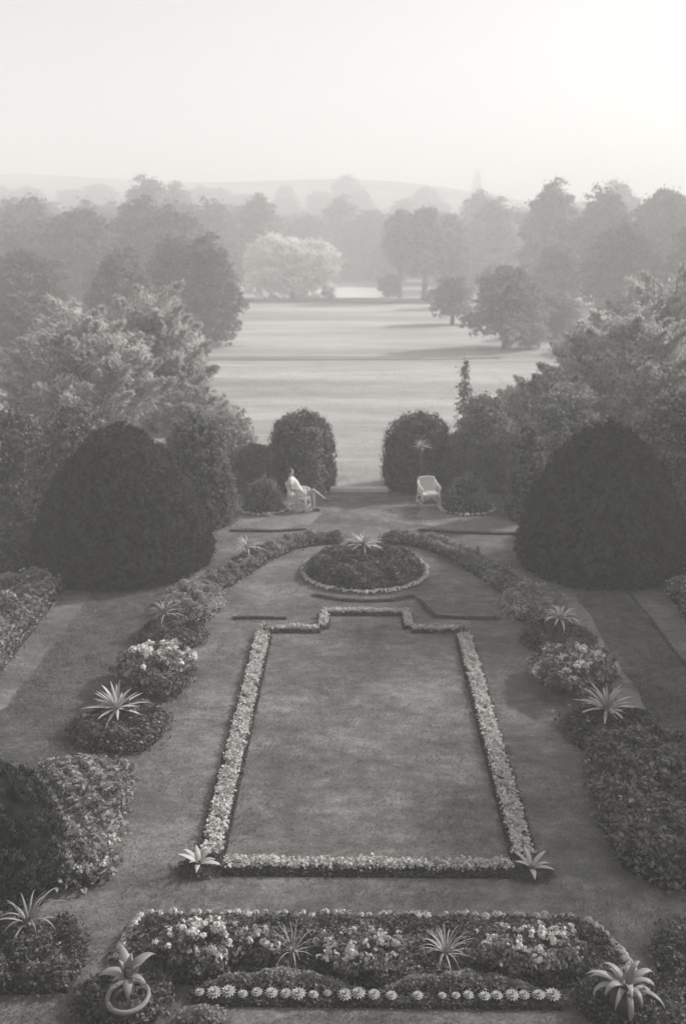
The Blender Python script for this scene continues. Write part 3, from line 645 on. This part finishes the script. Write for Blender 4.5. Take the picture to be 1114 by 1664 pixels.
# planters
t = rosette('potted_agave', (-2.66, 8.28, 0), 4, .3, .1, 'broad-leaved pale agave in a round pale-rimmed planter at the lower left', 'potted plant', 'strap', (20, 60), .5, .5, seed=71)
bpy.data.objects.remove(t.children[0])
b = MB()
for az, el, L, wd, dr in [(118, 55, .36, .14, .5), (172, 20, .36, .12, .9), (48, 40, .42, .14, 1.1), (80, 70, .24, .11, .3), (-78, 8, .26, .1, 1.3), (20, 58, .2, .08, .5), (-150, 30, .18, .08, .8), (95, 35, .3, .09, .7), (-20, 25, .24, .08, .9), (150, 66, .22, .07, .4)]:
    sword(b, (0, 0, .42), R(az), R(el), L, wd, dr, 10, .4, .2, 1)
b.build('leaves', M['strap'], t, smooth=True)
b = MB(); b.revolve([(.17, 0), (.21, .08), (.23, .2), (.0, .2)], 28, (0, -.06, 0)); b.build('pot', M['potdark'], t, smooth=True)
b = MB(); b.revolve([(.205, .2), (.24, .195), (.25, .215), (.24, .24), (.21, .24), (.195, .225), (.205, .2)], 32, (0, -.06, 0)); b.build('rim', M['pot'], t, smooth=True)
t = rosette('potted_agave', (2.79, 8.25, 0), 17, .5, .075, 'pale agave with leaves curling down like an octopus at the lower right', 'potted plant', 'strap', (12, 75), 1.9, .36, seed=75)
b = MB(); b.revolve([(.12, 0), (.16, .1), (.19, .34), (.21, .38), (.17, .38), (.0, .36)], 24); b.build('pot', M['potdark'], t, smooth=True)
# left bottom corner: strap leaves and flower bed
rosette('strap_leaved_plant', (-4.15, 9.35, .05), 17, .62, .035, 'plant with long arching strap leaves at the lower left edge', 'spiky plant', 'agavedim', (30, 80), 1.4, .15, seed=81, shape=0)
bed('corner_flower_bed', [(-4.75, 9.55), (-3.6, 9.5), (-3.3, 9.0), (-3.4, 8.45), (-4.6, 8.4)], .25, 6500, .05, 'small dark flower bed in the lower left corner of the photo', 'darkleaf', [(-3.95, 9.1, .5, .4, 14, .24)], 'flower bed', .35, 55, .15, 4., fr=.028, fmat='dimwhite')
rosette('agave', (4.62, 10.2, .3), 14, .6, .07, 'pale agave leaf tip poking in at the right edge by the dark bed', 'agave', 'agave', (10, 60), .6, .1, seed=83)

# ---------------------------------------------------------------- kerb at the end of the garden
b = MB()
def beam(b, x0, x1, y0, y1, z0, z1, e=.02):
    V = [(x0, y0, z0), (x1, y0, z0), (x1, y1, z0), (x0, y1, z0), (x0, y0, z1-e), (x1, y0, z1-e), (x1, y1, z1-e), (x0, y1, z1-e), (x0+e, y0+e, z1), (x1-e, y0+e, z1), (x1-e, y1-e, z1), (x0+e, y1-e, z1)]
    b.add(V, [(0, 3, 2, 1), (0, 1, 5, 4), (1, 2, 6, 5), (2, 3, 7, 6), (3, 0, 4, 7), (4, 5, 9, 8), (5, 6, 10, 9), (6, 7, 11, 10), (7, 4, 8, 11), (8, 9, 10, 11)])
beam(b, -1.05, .92, 30.3, 30.62, 0, .15)
tag(b.build('stone_kerb', M['stone']), 'low pale stone kerb closing the garden between the two domes', 'kerb')

# ---------------------------------------------------------------- wicker chairs
def chair(loc, rz, label):
    """front faces local -y"""
    t = empty('wicker_armchair', loc, label, 'armchair', 'white wicker armchairs', rz)
    b = MB(); b.tube([(-.27, -.27, .44), (.27, -.27, .44)], .02, 8); b.tube([(-.27, .25, .44), (.27, .25, .44)], .02, 8)
    b.tube([(-.27, -.27, .44), (-.27, .25, .44)], .02, 8); b.tube([(.27, -.27, .44), (.27, .25, .44)], .02, 8)
    b.box(-.265, .265, -.27, .25, .435, .465); b.box(-.27, .27, -.292, -.272, .36, .445)
    b.build('seat', M['weave'], t)
    # back: curved woven panel with a rolled top rail
    V = []; F = []; nu, nv = 14, 8
    for i in range(nu+1):
        u = -1+2*i/nu
        for j in range(nv+1):
            v = j/nv; V.append((u*.27, .27+.1*v-.07*u*u, .46+(.42-.04*u**6)*v)); V.append((u*.27, .295+.1*v-.07*u*u, .46+(.42-.04*u**6)*v))
    st = (nv+1)*2
    for i in range(nu):
        for j in range(nv):
            a = i*st+j*2; F.append((a, a+st, a+st+2, a+2)); F.append((a+1, a+3, a+st+3, a+st+1))
    b = MB(); b.add(V, F); b.build('backrest', M['weave'], t)
    b = MB(); b.tube([(u*.28, .38-.07*u*u, .885-.045*u**6) for u in np.linspace(-1, 1, 15)], .028, 8); b.build('top_rail', M['wicker'], t, smooth=True)
    for s in (-1, 1):
        b = MB(); b.tube([(s*.28, .31, .8), (s*.3, .2, .73), (s*.31, 0, .69), (s*.31, -.2, .68), (s*.31, -.28, .65), (s*.29, -.29, .55)], .03, 8)
        for y in (-.18, -.06, .06, .18): b.tube([(s*.275, y, .45), (s*.305, y, .69)], .011, 6)
        b.build('armrest', M['wicker'], t, smooth=True)
        b = MB(); b.tube([(s*.28, -.27, .66), (s*.285, -.28, .4), (s*.32, -.33, 0)], [.028, .028, .025], 8); b.build('leg', M['wicker'], t, smooth=True)
        b = MB(); b.tube([(s*.27, .27, .82), (s*.275, .26, .42), (s*.31, .37, 0)], [.026, .028, .025], 8); b.build('leg', M['wicker'], t, smooth=True)
    b = MB(); q = [(-.305, -.31, .13), (.305, -.31, .13), (.3, .335, .13), (-.3, .335, .13)]
    for i in range(4): b.tube([q[i], q[(i+1) % 4]], .014, 6)
    b.build('stretcher', M['wicker'], t)
    b = MB(); top = [(-.28, -.28, .43), (.28, -.28, .43), (.275, .27, .43), (-.275, .27, .43)]
    for i in range(4):
        m1 = Vector(top[i]).lerp(Vector(top[(i+1) % 4]), .5); m1.z = .41; a_ = Vector(q[i]); c_ = Vector(q[(i+1) % 4]); a_.z = c_.z = .24
        b.tube([a_, m1], .011, 6); b.tube([c_, m1], .011, 6)
    b.build('braces', M['wicker'], t)
    return t
chair((2.16, 28.62, .012), R(12), 'empty white wicker armchair facing the house on the right')
chair((-1.98, 28.1, .012), R(80), 'white wicker armchair on the left with a person reclining in it')

# ---------------------------------------------------------------- seated person (chair local +x of picture = facing right)
def person():
    t = empty('person', (-1.98, 28.1, .012), 'person reclining with crossed bare legs in the left wicker chair, pale short outfit', 'person')
    b = MB()
    hip = Vector((.05, 0, .56)); sh = Vector((-.22, 0, 1.02)); nk = Vector((-.25, 0, 1.1)); hd = Vector((-.235, 0, 1.24))
    b.tube([hip+Vector((.06, 0, -.02)), hip, hip.lerp(sh, .3), hip.lerp(sh, .62), hip.lerp(sh, .9), sh+Vector((-.02, 0, .05))], [.1, .135, .115, .13, .12, .06], 14)
    for s in (-1, 1):
        b.ball(hip+Vector((.04, s*.075, -.01)), (.12, .1, .11)); b.ball(sh+Vector((0, s*.09, -.05)), (.1, .09, .12))
        b.ball(sh+Vector((-.01, s*.165, -.01)), .062)
    b.tube([sh+Vector((-.01, 0, .02)), nk, hd], [.06, .05, .05], 12)
    b.ball(hd+Vector((0, 0, .01)), (.088, .074, .108)); b.ball(hd+Vector((.035, 0, -.055)), (.055, .052, .05))
    b.ball(hd+Vector((.092, 0, -.012)), (.018, .013, .024)); b.ball(hd+Vector((.076, 0, -.052)), (.014, .022, .008))
    b.ball(hd+Vector((.074, 0, .03)), (.016, .05, .01))
    for s in (-1, 1): b.ball(hd+Vector((-.005, s*.076, -.005)), (.018, .01, .028))
    # legs: near leg crossed over, far foot on the ground
    hn = hip+Vector((.05, -.08, 0)); kn = Vector((.47, -.04, .66)); an = Vector((.80, .02, .40))
    hf = hip+Vector((.05, .08, 0)); kf = Vector((.46, .08, .52)); af = Vector((.50, -.10, .09))
    for h_, k_, a_, tz in ((hn, kn, an, Vector((.17, .02, -.09))), (hf, kf, af, Vector((.17, -.05, -.04)))):
        b.tube([h_, h_.lerp(k_, .5), k_], [.095, .08, .058], 12); b.ball(k_, .058)
        b.tube([k_, k_.lerp(a_, .35), k_.lerp(a_, .8), a_], [.055, .056, .036, .034], 12)
        b.tube([a_+Vector((-.03, 0, -.02)), a_+tz*.5, a_+tz], [.036, .036, .024], 10)
    # arms: near arm on the rest behind the hip, far arm in the lap
    def arm(s, el, wr, dirn):
        s0 = sh+Vector((-.01, s*.17, 0)); b.tube([s0, s0.lerp(el, .5), el], [.05, .045, .038], 10); b.ball(el, .038)
        b.tube([el, el.lerp(wr, .4), wr], [.038, .036, .025], 10)
        d = dirn.normalized(); sd_ = d.cross(Vector((0, 0, 1))).normalized(); dn = Vector((0, 0, -1))
        pm = wr+d*.05; b.ball(pm, (.045, .045, .02)); b.tube([wr, pm, wr+d*.08], [.025, .036, .034], 10)
        for k in range(4):
            r0 = wr+d*.08+sd_*(.03-.02*k); L_ = (.065, .075, .07, .055)[k]
            b.tube([r0, r0+d*L_*.45+dn*.008, r0+d*L_*.75+dn*.028, r0+d*L_*.85+dn*.048], [.0095, .009, .0085, .007], 7)
        th = wr+d*.03+sd_*.035; b.tube([th, th+sd_*.022+d*.025, th+sd_*.028+d*.055+dn*.012], [.012, .011, .008], 7)
    arm(-1, Vector((-.2, -.3, .76)), Vector((.03, -.31, .735)), Vector((1, .05, -.02)))
    arm(1, Vector((-.1, .27, .76)), Vector((.12, .12, .7)), Vector((.9, -.5, -.1)))
    o = b.build('body', M['skin'], t); md = o.modifiers.new('remesh', 'REMESH'); md.mode = 'VOXEL'; md.voxel_size = .0075; md.use_smooth_shade = True
    sm = o.modifiers.new('smooth', 'SMOOTH'); sm.iterations = 3; sm.factor = .5
    # outfit
    b = MB()
    b.tube([hip+Vector((.06, 0, -.02)), hip, hip.lerp(sh, .3), hip.lerp(sh, .62), hip.lerp(sh, .92), sh+Vector((-.01, 0, .035))], [.115, .152, .135, .148, .13, .075], 16)
    for s in (-1, 1):
        b.ball(hip+Vector((.04, s*.075, -.01)), (.135, .115, .125)); b.ball(sh+Vector((0, s*.09, -.05)), (.115, .1, .13)); b.ball(sh+Vector((-.01, s*.165, -.01)), .076)
    s0 = sh+Vector((-.01, -.17, 0)); e0 = Vector((-.2, -.3, .76)); b.tube([s0, s0.lerp(e0, .55)], [.068, .066], 12)
    s0 = sh+Vector((-.01, .17, 0)); e0 = Vector((-.1, .27, .76)); b.tube([s0, s0.lerp(e0, .55)], [.068, .066], 12)
    b.tube([hn, hn.lerp(kn, .48)], [.112, .1], 12); b.tube([hf, hf.lerp(kf, .48)], [.112, .1], 12)
    o = b.build('outfit', M['cloth'], t); md = o.modifiers.new('remesh', 'REMESH'); md.mode = 'VOXEL'; md.voxel_size = .009; md.use_smooth_shade = True
    sm = o.modifiers.new('smooth', 'SMOOTH'); sm.iterations = 3; sm.factor = .5
    b = MB(); b.ball(hd+Vector((-.022, 0, .03)), (.094, .086, .1)); b.ball(hd+Vector((-.06, 0, -.03)), (.055, .075, .075)); b.build('hair', M['hair'], t, smooth=True)
    for a_, tz in ((an, Vector((.17, .02, -.09))), (af, Vector((.17, -.05, -.04)))):
        b = MB(); b.tube([a_+Vector((-.04, 0, -.035)), a_+tz*.4+Vector((0, 0, -.012)), a_+tz*.8+Vector((0, 0, -.006)), a_+tz*1.08], [.036, .045, .042, .022], 12); b.build('shoe', M['shoe'], t, smooth=True)
person()

# ---------------------------------------------------------------- shrubs around the garden
def shrub(name, loc, w_, h, d, k, n, size, label, mat='midleaf', cat='shrub', z0=0., nf=0, **kw):
    t = tree(name, loc, crown_blobs(w_, h, z0, k, d)+([(w_*.28*math.cos(a_), d*.28*math.sin(a_), h*.2, w_*.24, d*.24, h*.22) for a_ in np.arange(0, 6.2, 1.05)] if w_ > 1 else []), int(n*1.25), size, label, cat, mat, trunk=.05, spl=.15, **kw)
    return t
shrub('shrub', (-8.3, 25.6, 0), 3.2, 3.7, 2.6, 9, 15000, .12, 'leafy shrub with pale blotches rising behind the left side of the left yew', 'bedleaf')
shrub('shrub', (-10.6, 27.5, 0), 3.2, 3.4, 3, 8, 11000, .13, 'dark shrub at the far left edge beside the pale-blotched shrub', 'darkleaf')
shrub('shrub', (4.3, 31.6, 0), 2.9, 3.2, 2.2, 9, 15000, .11, 'open leafy shrub with small bright leaves above the hedge right of the right dome', 'midleaf')
shrub('shrub', (6.6, 30.2, 0), 3.4, 3.6, 2.5, 9, 15000, .12, 'leafy shrub behind the slim ivy column and the right yew', 'midleaf')
shrub('shrub', (9.4, 27.2, 0), 3.0, 3.9, 2.6, 9, 15000, .13, 'dark shrub with pale leaf clusters rising behind the right side of the right yew', 'bedleaf')
shrub('shrub', (-5.0, 32.8, 0), 3.4, 2.3, 2.2, 7, 10000, .11, 'pale soft shrub behind the low hedge on the left', 'lightleaf')
shrub('sapling', (3.75, 33.5, 0), .5, 4.2, .5, 4, 900, .11, 'thin sapling poking up above the shrub right of the right dome', 'midleaf', 'young tree')
rs = random.Random(5)
def sprays(w_, d_, zt, k):
    out = []
    for i in range(k):
        a = i*2.4; f = math.sqrt((i+.5)/k); x = w_*.5*f*math.cos(a); y = d_*.5*f*math.sin(a); z = zt*(1-.62*f*f)*rs.uniform(.72, .92)
        out.append((x, y, z, math.atan2(y, x)+rs.uniform(-.4, .4), rs.uniform(.5, 1.15)*zt/6))
    return out
plumed('plumed_shrub', (-11.6, 38, 0), sprays(6.2, 5, 6.1, 58), 34000, .2, 'large pale feathery shrub at the left, topmost sprays reaching above the yew')
plumed('plumed_shrub', (-9.0, 41, 0), sprays(4.6, 4, 6.6, 46), 26000, .2, 'tall pale feathery shrub behind and right of the large feathery one')
plumed('plumed_shrub', (-14.6, 33, 0), sprays(4.5, 4, 3.6, 40), 18000, .17, 'low pale feathery shrub at the far left edge under the large feathery one')
plumed('plumed_shrub', (10.9, 38, 0), sprays(7.0, 5, 6.5, 60), 36000, .2, 'large pale feathery shrub at the right above the right yew')
plumed('plumed_shrub', (14.0, 43, 0), sprays(6.0, 5, 7.8, 54), 28000, .22, 'tall feathery shrub at the right edge behind the large pale one')
plumed('plumed_shrub', (7.6, 34.5, 0), sprays(3.2, 3, 3.9, 34), 14000, .15, 'low loose feathery shrub between the right dome and the large right feathery one', 'midleaf')

plumed('plumed_shrub', (-6.6, 37.5, 0), sprays(3.6, 3, 2.7, 40), 14000, .14, 'low pale soft shrub at the left side of the meadow above the low hedge')
plumed('plumed_shrub', (7.4, 40, 0), sprays(3.0, 3, 3.0, 34), 11000, .14, 'low pale soft shrub at the right side of the meadow beside the large feathery one')
# ---------------------------------------------------------------- meadow trees
tree('broad_pale_tree', (-9.6, 139, 0), [(-2.8, 0, 5.0, 3.9, 3.4, 3.6), (-5.2, .4, 3.0, 2.2, 2.2, 2.4), (2.6, .5, 4.9, 3.4, 3.0, 3.2), (5.2, 0, 5.6, 1.9, 2, 1.9), (0, -.6, 3.0, 4.0, 2.8, 2.6), (5.0, .2, 2.6, 1.8, 1.8, 1.8), (-.6, 0, 6.6, 2.8, 2.4, 1.9), (-3.6, -.8, 1.3, 3.2, 2, 1.4), (0, -1, 1.2, 3.2, 2, 1.3), (3.6, -.6, 1.3, 2.8, 2, 1.4)], 26000, .4,
     'bright silvery broad tree standing alone at the end of the meadow, left of the pond', mat='brightleaf', trunk=.35, shell=.3, clr=.22, cl=30)
tree('spreading_tree', (11.7, 74.5, 0), crown_blobs(6.4, 6.4, .4, 11, taper=.1)+[(-2, 0, 1.6, 1.6, 1.6, 1.2), (2, 0, 1.6, 1.6, 1.6, 1.2), (0, -2, 1.4, 1.6, 1.4, 1.1)], 24000, .24, 'spreading tree with a low skirt of leaves on the right of the meadow', mat='farleaf', trunk=.22)
tree('spreading_tree', (9.6, 96, 0), crown_blobs(5.4, 4.9, .3, 9, taper=.1), 15000, .26, 'smaller bushy tree just behind and left of the spreading one on the meadow', mat='farleaf', trunk=.2)
tree('clump_bush', (4.6, 141, 0), crown_blobs(4.2, 3.4, .1, 6), 6000, .3, 'low bush at the right bank of the pond', cat='bush', mat='farleaf', trunk=.08)
tree('clump_bush', (-4.4, 139, 0), crown_blobs(2.4, 1.8, .1, 5), 3000, .25, 'small dark bush at the left bank of the pond beside the silvery tree', cat='bush', mat='farleaf', trunk=.08)
tree('tall_tree', (9.4, 134, 0), crown_blobs(8.2, 12.2, 3.2, 13), 24000, .36, 'tall tree with a bare trunk right of the pond at the end of the meadow', mat='farleaf', trunk=.35, spl=.32)
tree('tall_tree', (6.2, 141, 0), crown_blobs(6, 12.0, 3.6, 11), 17000, .36, 'slimmer tall tree with a bare trunk directly behind the bank bush', mat='farleaf', trunk=.3, spl=.32)
tree('tall_tree', (13.2, 137, 0), crown_blobs(6, 11.4, 3.2, 11), 17000, .36, 'tall rounded tree with a bare trunk, right neighbour of the trunked tree', mat='farleaf', trunk=.3, spl=.32)
protos = []
def wood(px_list, group, labels, first=None):
    pass
# prototypes for the woods, then copies
protoA = tree('wood_tree', (-30, 104, 0), crown_blobs(9, 10.6, .6, 16), 28000, .3, 'dark broad tree in the left wood, near the left edge', group='trees of the left wood', mat='farleaf', trunk=.35)
protoB = tree('wood_tree', (-20.5, 106, 0), crown_blobs(7.5, 10.2, .4, 15, taper=.7), 26000, .3, 'dark pointed-top tree in the left wood next to the meadow', group='trees of the left wood', mat='farleaf', trunk=.35)
protoC = tree('wood_tree', (25.5, 128, 0), crown_blobs(7.5, 12.6, .5, 16), 28000, .32, 'tall tree at the left end of the right wood, beside the meadow', group='trees of the right wood', mat='farleaf', trunk=.35)
protoA.scale = (1.3, 1.3, 1.06); protoB.scale = (1.35, 1.35, 1.12); protoC.scale = (1.25, 1.25, 1.18)
def cp(p_, x, y, z, s, rz, label, group):
    c = copy_tree(p_, None, (x, y, z), rz, s, label); c['group'] = group
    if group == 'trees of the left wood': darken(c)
    return c
def darken(c):  # left wood's darker tone against the backlit haze, put into leaf colour
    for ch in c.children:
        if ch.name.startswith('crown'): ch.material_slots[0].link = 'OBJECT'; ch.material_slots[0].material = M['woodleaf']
lw = 'trees of the left wood'
for x_, y_, s_, lab in [(-21, 60, .6, 'low dark tree filling the space behind the tallest feathery shrub on the left'), (-26.5, 58, .62, 'low dark tree at the left edge behind the feathery shrubs'), (-16.2, 58, .5, 'small low tree showing between the feathery shrub and the meadow on the left'), (-32, 80, .85, 'dark tree in the second row of the left wood at the photo edge')]:
    cp(protoA, x_, y_, -.4, (s_*1.3, s_*1.3, s_*.85), x_, lab, lw)
for x_, y_, s_, lab in [(21.5, 72, .62, 'low tree below the right wood, half hidden by the large feathery shrub'), (27, 70, .7, 'low tree at the right edge below the right wood'), (16.8, 82, .5, 'small tree right behind the spreading tree on the meadow')]:
    cp(protoA, x_, y_, -.4, (s_*1.3, s_*1.3, s_*.85), x_, lab, 'trees of the right wood')
cp(protoA, -38.5, 102, 0, (1.3, 1.3, .95), 1.2, 'dark tree at the left edge of the photo, lower than the wood beside it', lw)
cp(protoC, -25.2, 112, 0, (1.3, 1.3, .98), 2.1, 'tall dark tree in the middle of the left wood', lw)
cp(protoC, -12.4, 77, -1.2, (.86, .86, .74), .6, 'rounded lower tree at the right end of the left wood, leaning over the meadow', lw)
cp(protoA, -15.4, 80, 0, (.72, .72, .8), 5.1, 'leafy middle-sized tree just behind the rounded one at the end of the left wood', lw)
cp(protoA, -24.8, 70, 0, (.8, .8, .7), 3.2, 'small dark tree in front of the left wood near the feathery shrub', lw)
cp(protoB, -42, 122, 0, (1.5, 1.5, 1.25), 4.0, 'dark tree far back at the left edge of the wood', lw)
cp(protoB, -17.6, 70, 0, (.8, .8, .72), 4.4, 'dark tree in the lower front of the left wood above the feathery shrubs', lw)
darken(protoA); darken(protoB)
rw = 'trees of the right wood'
cp(protoB, 31.5, 124, 0, (1.4, 1.4, 1.38), .8, 'tall pointed tree second from the left in the right wood', rw)
cp(protoA, 38.2, 122, 0, (1.3, 1.3, 1.33), 2.4, 'broad tree in the middle of the right wood', rw)
cp(protoC, 43.5, 112, 0, (1.35, 1.35, 1.12), 3.3, 'tall dark tree at the right edge of the right wood', rw)
cp(protoA, 26.5, 96, 0, (1.0, 1.0, .92), 5.0, 'lower rounded tree in front of the right wood above the feathery shrubs', rw)
cp(protoB, 34, 94, 0, (1.15, 1.15, 1.0), 5.6, 'lower tree at the right edge in front of the right wood', rw)
cp(protoC, 20.8, 100, 0, (.8, .8, .62), 4.6, 'low rounded tree filling the gap between the spreading tree and the right wood', rw)
cp(protoC, 51, 134, 0, (1.5, 1.5, 1.3), 1.0, 'tall tree farthest to the right, partly cut by the photo edge', rw)
bk = 'hazy trees behind the pond'; rs = random.Random(4)
for i, (x, y, s, p_) in enumerate([(-29, 158, 1.35, protoA), (-22.5, 152, 1.4, protoB), (-16.5, 160, 1.2, protoC), (-36, 168, 1.45, protoC), (-9.5, 196, 1.25, protoA), (-3.5, 206, 1.3, protoC), (3, 202, 1.35, protoA), (9.5, 198, 1.3, protoB), (16, 192, 1.3, protoA), (20.0, 166, 1.1, protoB), (22.5, 160, 1.15, protoC), (28, 172, 1.25, protoA), (-45, 160, 1.4, protoB), (-52, 150, 1.4, protoA), (24, 190, 1.35, protoC), (33, 196, 1.4, protoB), (42, 190, 1.4, protoA), (52, 196, 1.5, protoC), (62, 188, 1.5, protoA), (-18, 200, 1.35, protoB), (-27, 196, 1.45, protoA), (-38, 200, 1.5, protoC), (-50, 194, 1.5, protoB), (-62, 190, 1.5, protoA)]):
    cp(p_, x, y, float(hill_h(np.float64(x), np.float64(y))), (s*1.25, s*1.15, s*.97), i*1.3, 'hazy grey tree in the row beyond the meadow and pond', bk)
fh = 'trees on the far hazy slope'; rs = random.Random(11)
rows = [(218, 1.3), (240, 1.2), (262, 1.2), (286, 1.1), (312, 1.1), (340, 1.0)]
for y0, s0 in rows:
    x = -.44*y0+rs.uniform(0, 5)
    while x < .44*y0:
        y = y0+rs.uniform(-8, 8)
        if not (y0 > 250 and .0 < x/y0 < .24 and rs.random() < .55):
            z = float(hill_h(np.float64(x), np.float64(y))); s = s0*rs.uniform(.75, 1.1)
            cp(rs.choice([protoA, protoB, protoC]), x, y, z-.3, (s*1.7, s*1.4, s*.72), rs.uniform(0, 6), 'faint tree on the far hillside, almost lost in the haze', fh)
        x += rs.uniform(6.5, 12)*(1+.15*(y0 > 280))
# trees to the right outside the frame that keep the garden in soft shade
sg = 'shade trees east of the garden'
for i, (x, y, s) in enumerate([(19, 20, 1.15), (21, 30, 1.2), (26, 38, 1.2), (30, 24, 1.3)]):
    cp((protoA, protoC)[i % 2], x, y, 0, s, i*1.9, 'tall tree outside the right edge shading the garden', sg)

# church tower on the far slope
zt = float(hill_h(np.float64(50), np.float64(410)))
t = empty('church_tower', (50, 410, zt), 'faint church tower with a pointed spire, almost lost in the haze on the skyline', 'church')
b = MB(); b.box(-1.9, 1.9, -1.9, 1.9, 0, 31-zt); b.build('wall', M['stone'], t)
b = MB(); h0 = 31-zt; b.add([(-2, -2, h0), (2, -2, h0), (2, 2, h0), (-2, 2, h0), (0, 0, h0+7)], [(0, 1, 4), (1, 2, 4), (2, 3, 4), (3, 0, 4), (3, 2, 1, 0)]); b.build('spire', M['stone'], t)
# the house whose upper window the garden is seen from
t = empty('house', (0, -.6, 0), 'tall rendered house behind the viewpoint, overlooking the garden', 'house')
b = MB(); b.box(-13, 13, -10, 0, 0, 13); b.build('wall', M['render'], t)
b = MB(); b.add([(-13.4, .4, 13), (13.4, .4, 13), (13.4, -10.4, 13), (-13.4, -10.4, 13), (-9, -5, 17), (9, -5, 17)], [(0, 1, 5, 4), (1, 2, 5), (2, 3, 4, 5), (3, 0, 4), (3, 2, 1, 0)]); b.build('roof', M['slate'], t)
for zz_ in (1.2, 4.4, 7.4, 10.4):
    for xx in (-10.5, -7, -3.5, 0, 3.5, 7, 10.5):
        b = MB(); b.box(xx-.6, xx+.6, .003, .06, zz_, zz_+1.8); f = b.build('window', M['stone'], t)
        b = MB(); b.box(xx-.5, xx+.5, .062, .07, zz_+.1, zz_+1.7); b.build('pane', M['glass'], f)

# ---------------------------------------------------------------- grass blades
def blades(name, x0, x1, y0, y1, n, hmin, hmax, label, mat='blade', z=.012, avoid=()):
    P = np.column_stack([rng.uniform(x0, x1, n), y0+(y1-y0)*rng.random(n)**1.35, np.full(n, z)])
    for (a, b_, c, d) in avoid: P = P[~((P[:, 0] > a) & (P[:, 0] < b_) & (P[:, 1] > c) & (P[:, 1] < d))]
    n = len(P); az = rng.uniform(0, 2*PI, n); h = rng.uniform(hmin, hmax, n)*(1+.5*np.sin(P[:, 0]*2.1+P[:, 1])*np.sin(P[:, 1]*1.7)); wd = rng.uniform(.003, .007, n)
    sx = np.cos(az)*wd; sy = np.sin(az)*wd; lean = rng.normal(0, .6, (n, 2))*h[:, None]
    V = np.stack([P-np.column_stack([sx, sy, 0*sx]), P+np.column_stack([sx, sy, 0*sx]), P+np.column_stack([lean, h])], 1).reshape(-1, 3)
    o = link(name, npmesh(name, V, np.arange(3*n).reshape(-1, 3)), M[mat]); return tag(o, label, 'grass', kind='stuff')
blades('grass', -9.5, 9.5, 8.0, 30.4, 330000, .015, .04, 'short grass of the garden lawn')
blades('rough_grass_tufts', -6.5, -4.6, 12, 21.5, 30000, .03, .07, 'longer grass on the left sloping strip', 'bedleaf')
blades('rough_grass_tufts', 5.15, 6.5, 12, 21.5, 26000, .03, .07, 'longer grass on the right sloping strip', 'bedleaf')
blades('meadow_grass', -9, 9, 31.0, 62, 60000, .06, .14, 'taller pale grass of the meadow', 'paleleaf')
polysheet('tree_shade_band', [(-24, 133), (-14, 129.5), (-4, 130.5), (6, 128.5), (14, 130), (22, 133), (16, 138.5), (7, 139.5), (0, 141.2), (-8, 140.5), (-20, 140)], .13, M['slope'])  # tree shadow before the pond, painted as a sheet of darker grass
# thin mown track across the meadow
path = [(-12, 67.2), (-6, 67.35), (0, 67.6), (6, 67.5), (10.5, 67.9)]
polysheet('ditch', band(path, .5), .1, M['slope'])

# ---------------------------------------------------------------- haze
b = MB(); b.box(-560, 560, -45, 660, -2.5, 54)
hz = b.build('haze', None); tag(hz, 'pale summer haze filling the valley', 'haze', kind='stuff'); 
m, n, out = _new('haze_air'); v = n.nodes.new('ShaderNodeVolumePrincipled'); v.inputs['Color'].default_value = (1, .996, .985, 1); v.inputs['Density'].default_value = .0047; v.inputs['Anisotropy'].default_value = .1
n.links.new(v.outputs[0], out.inputs['Volume']); hz.data.materials.append(m)
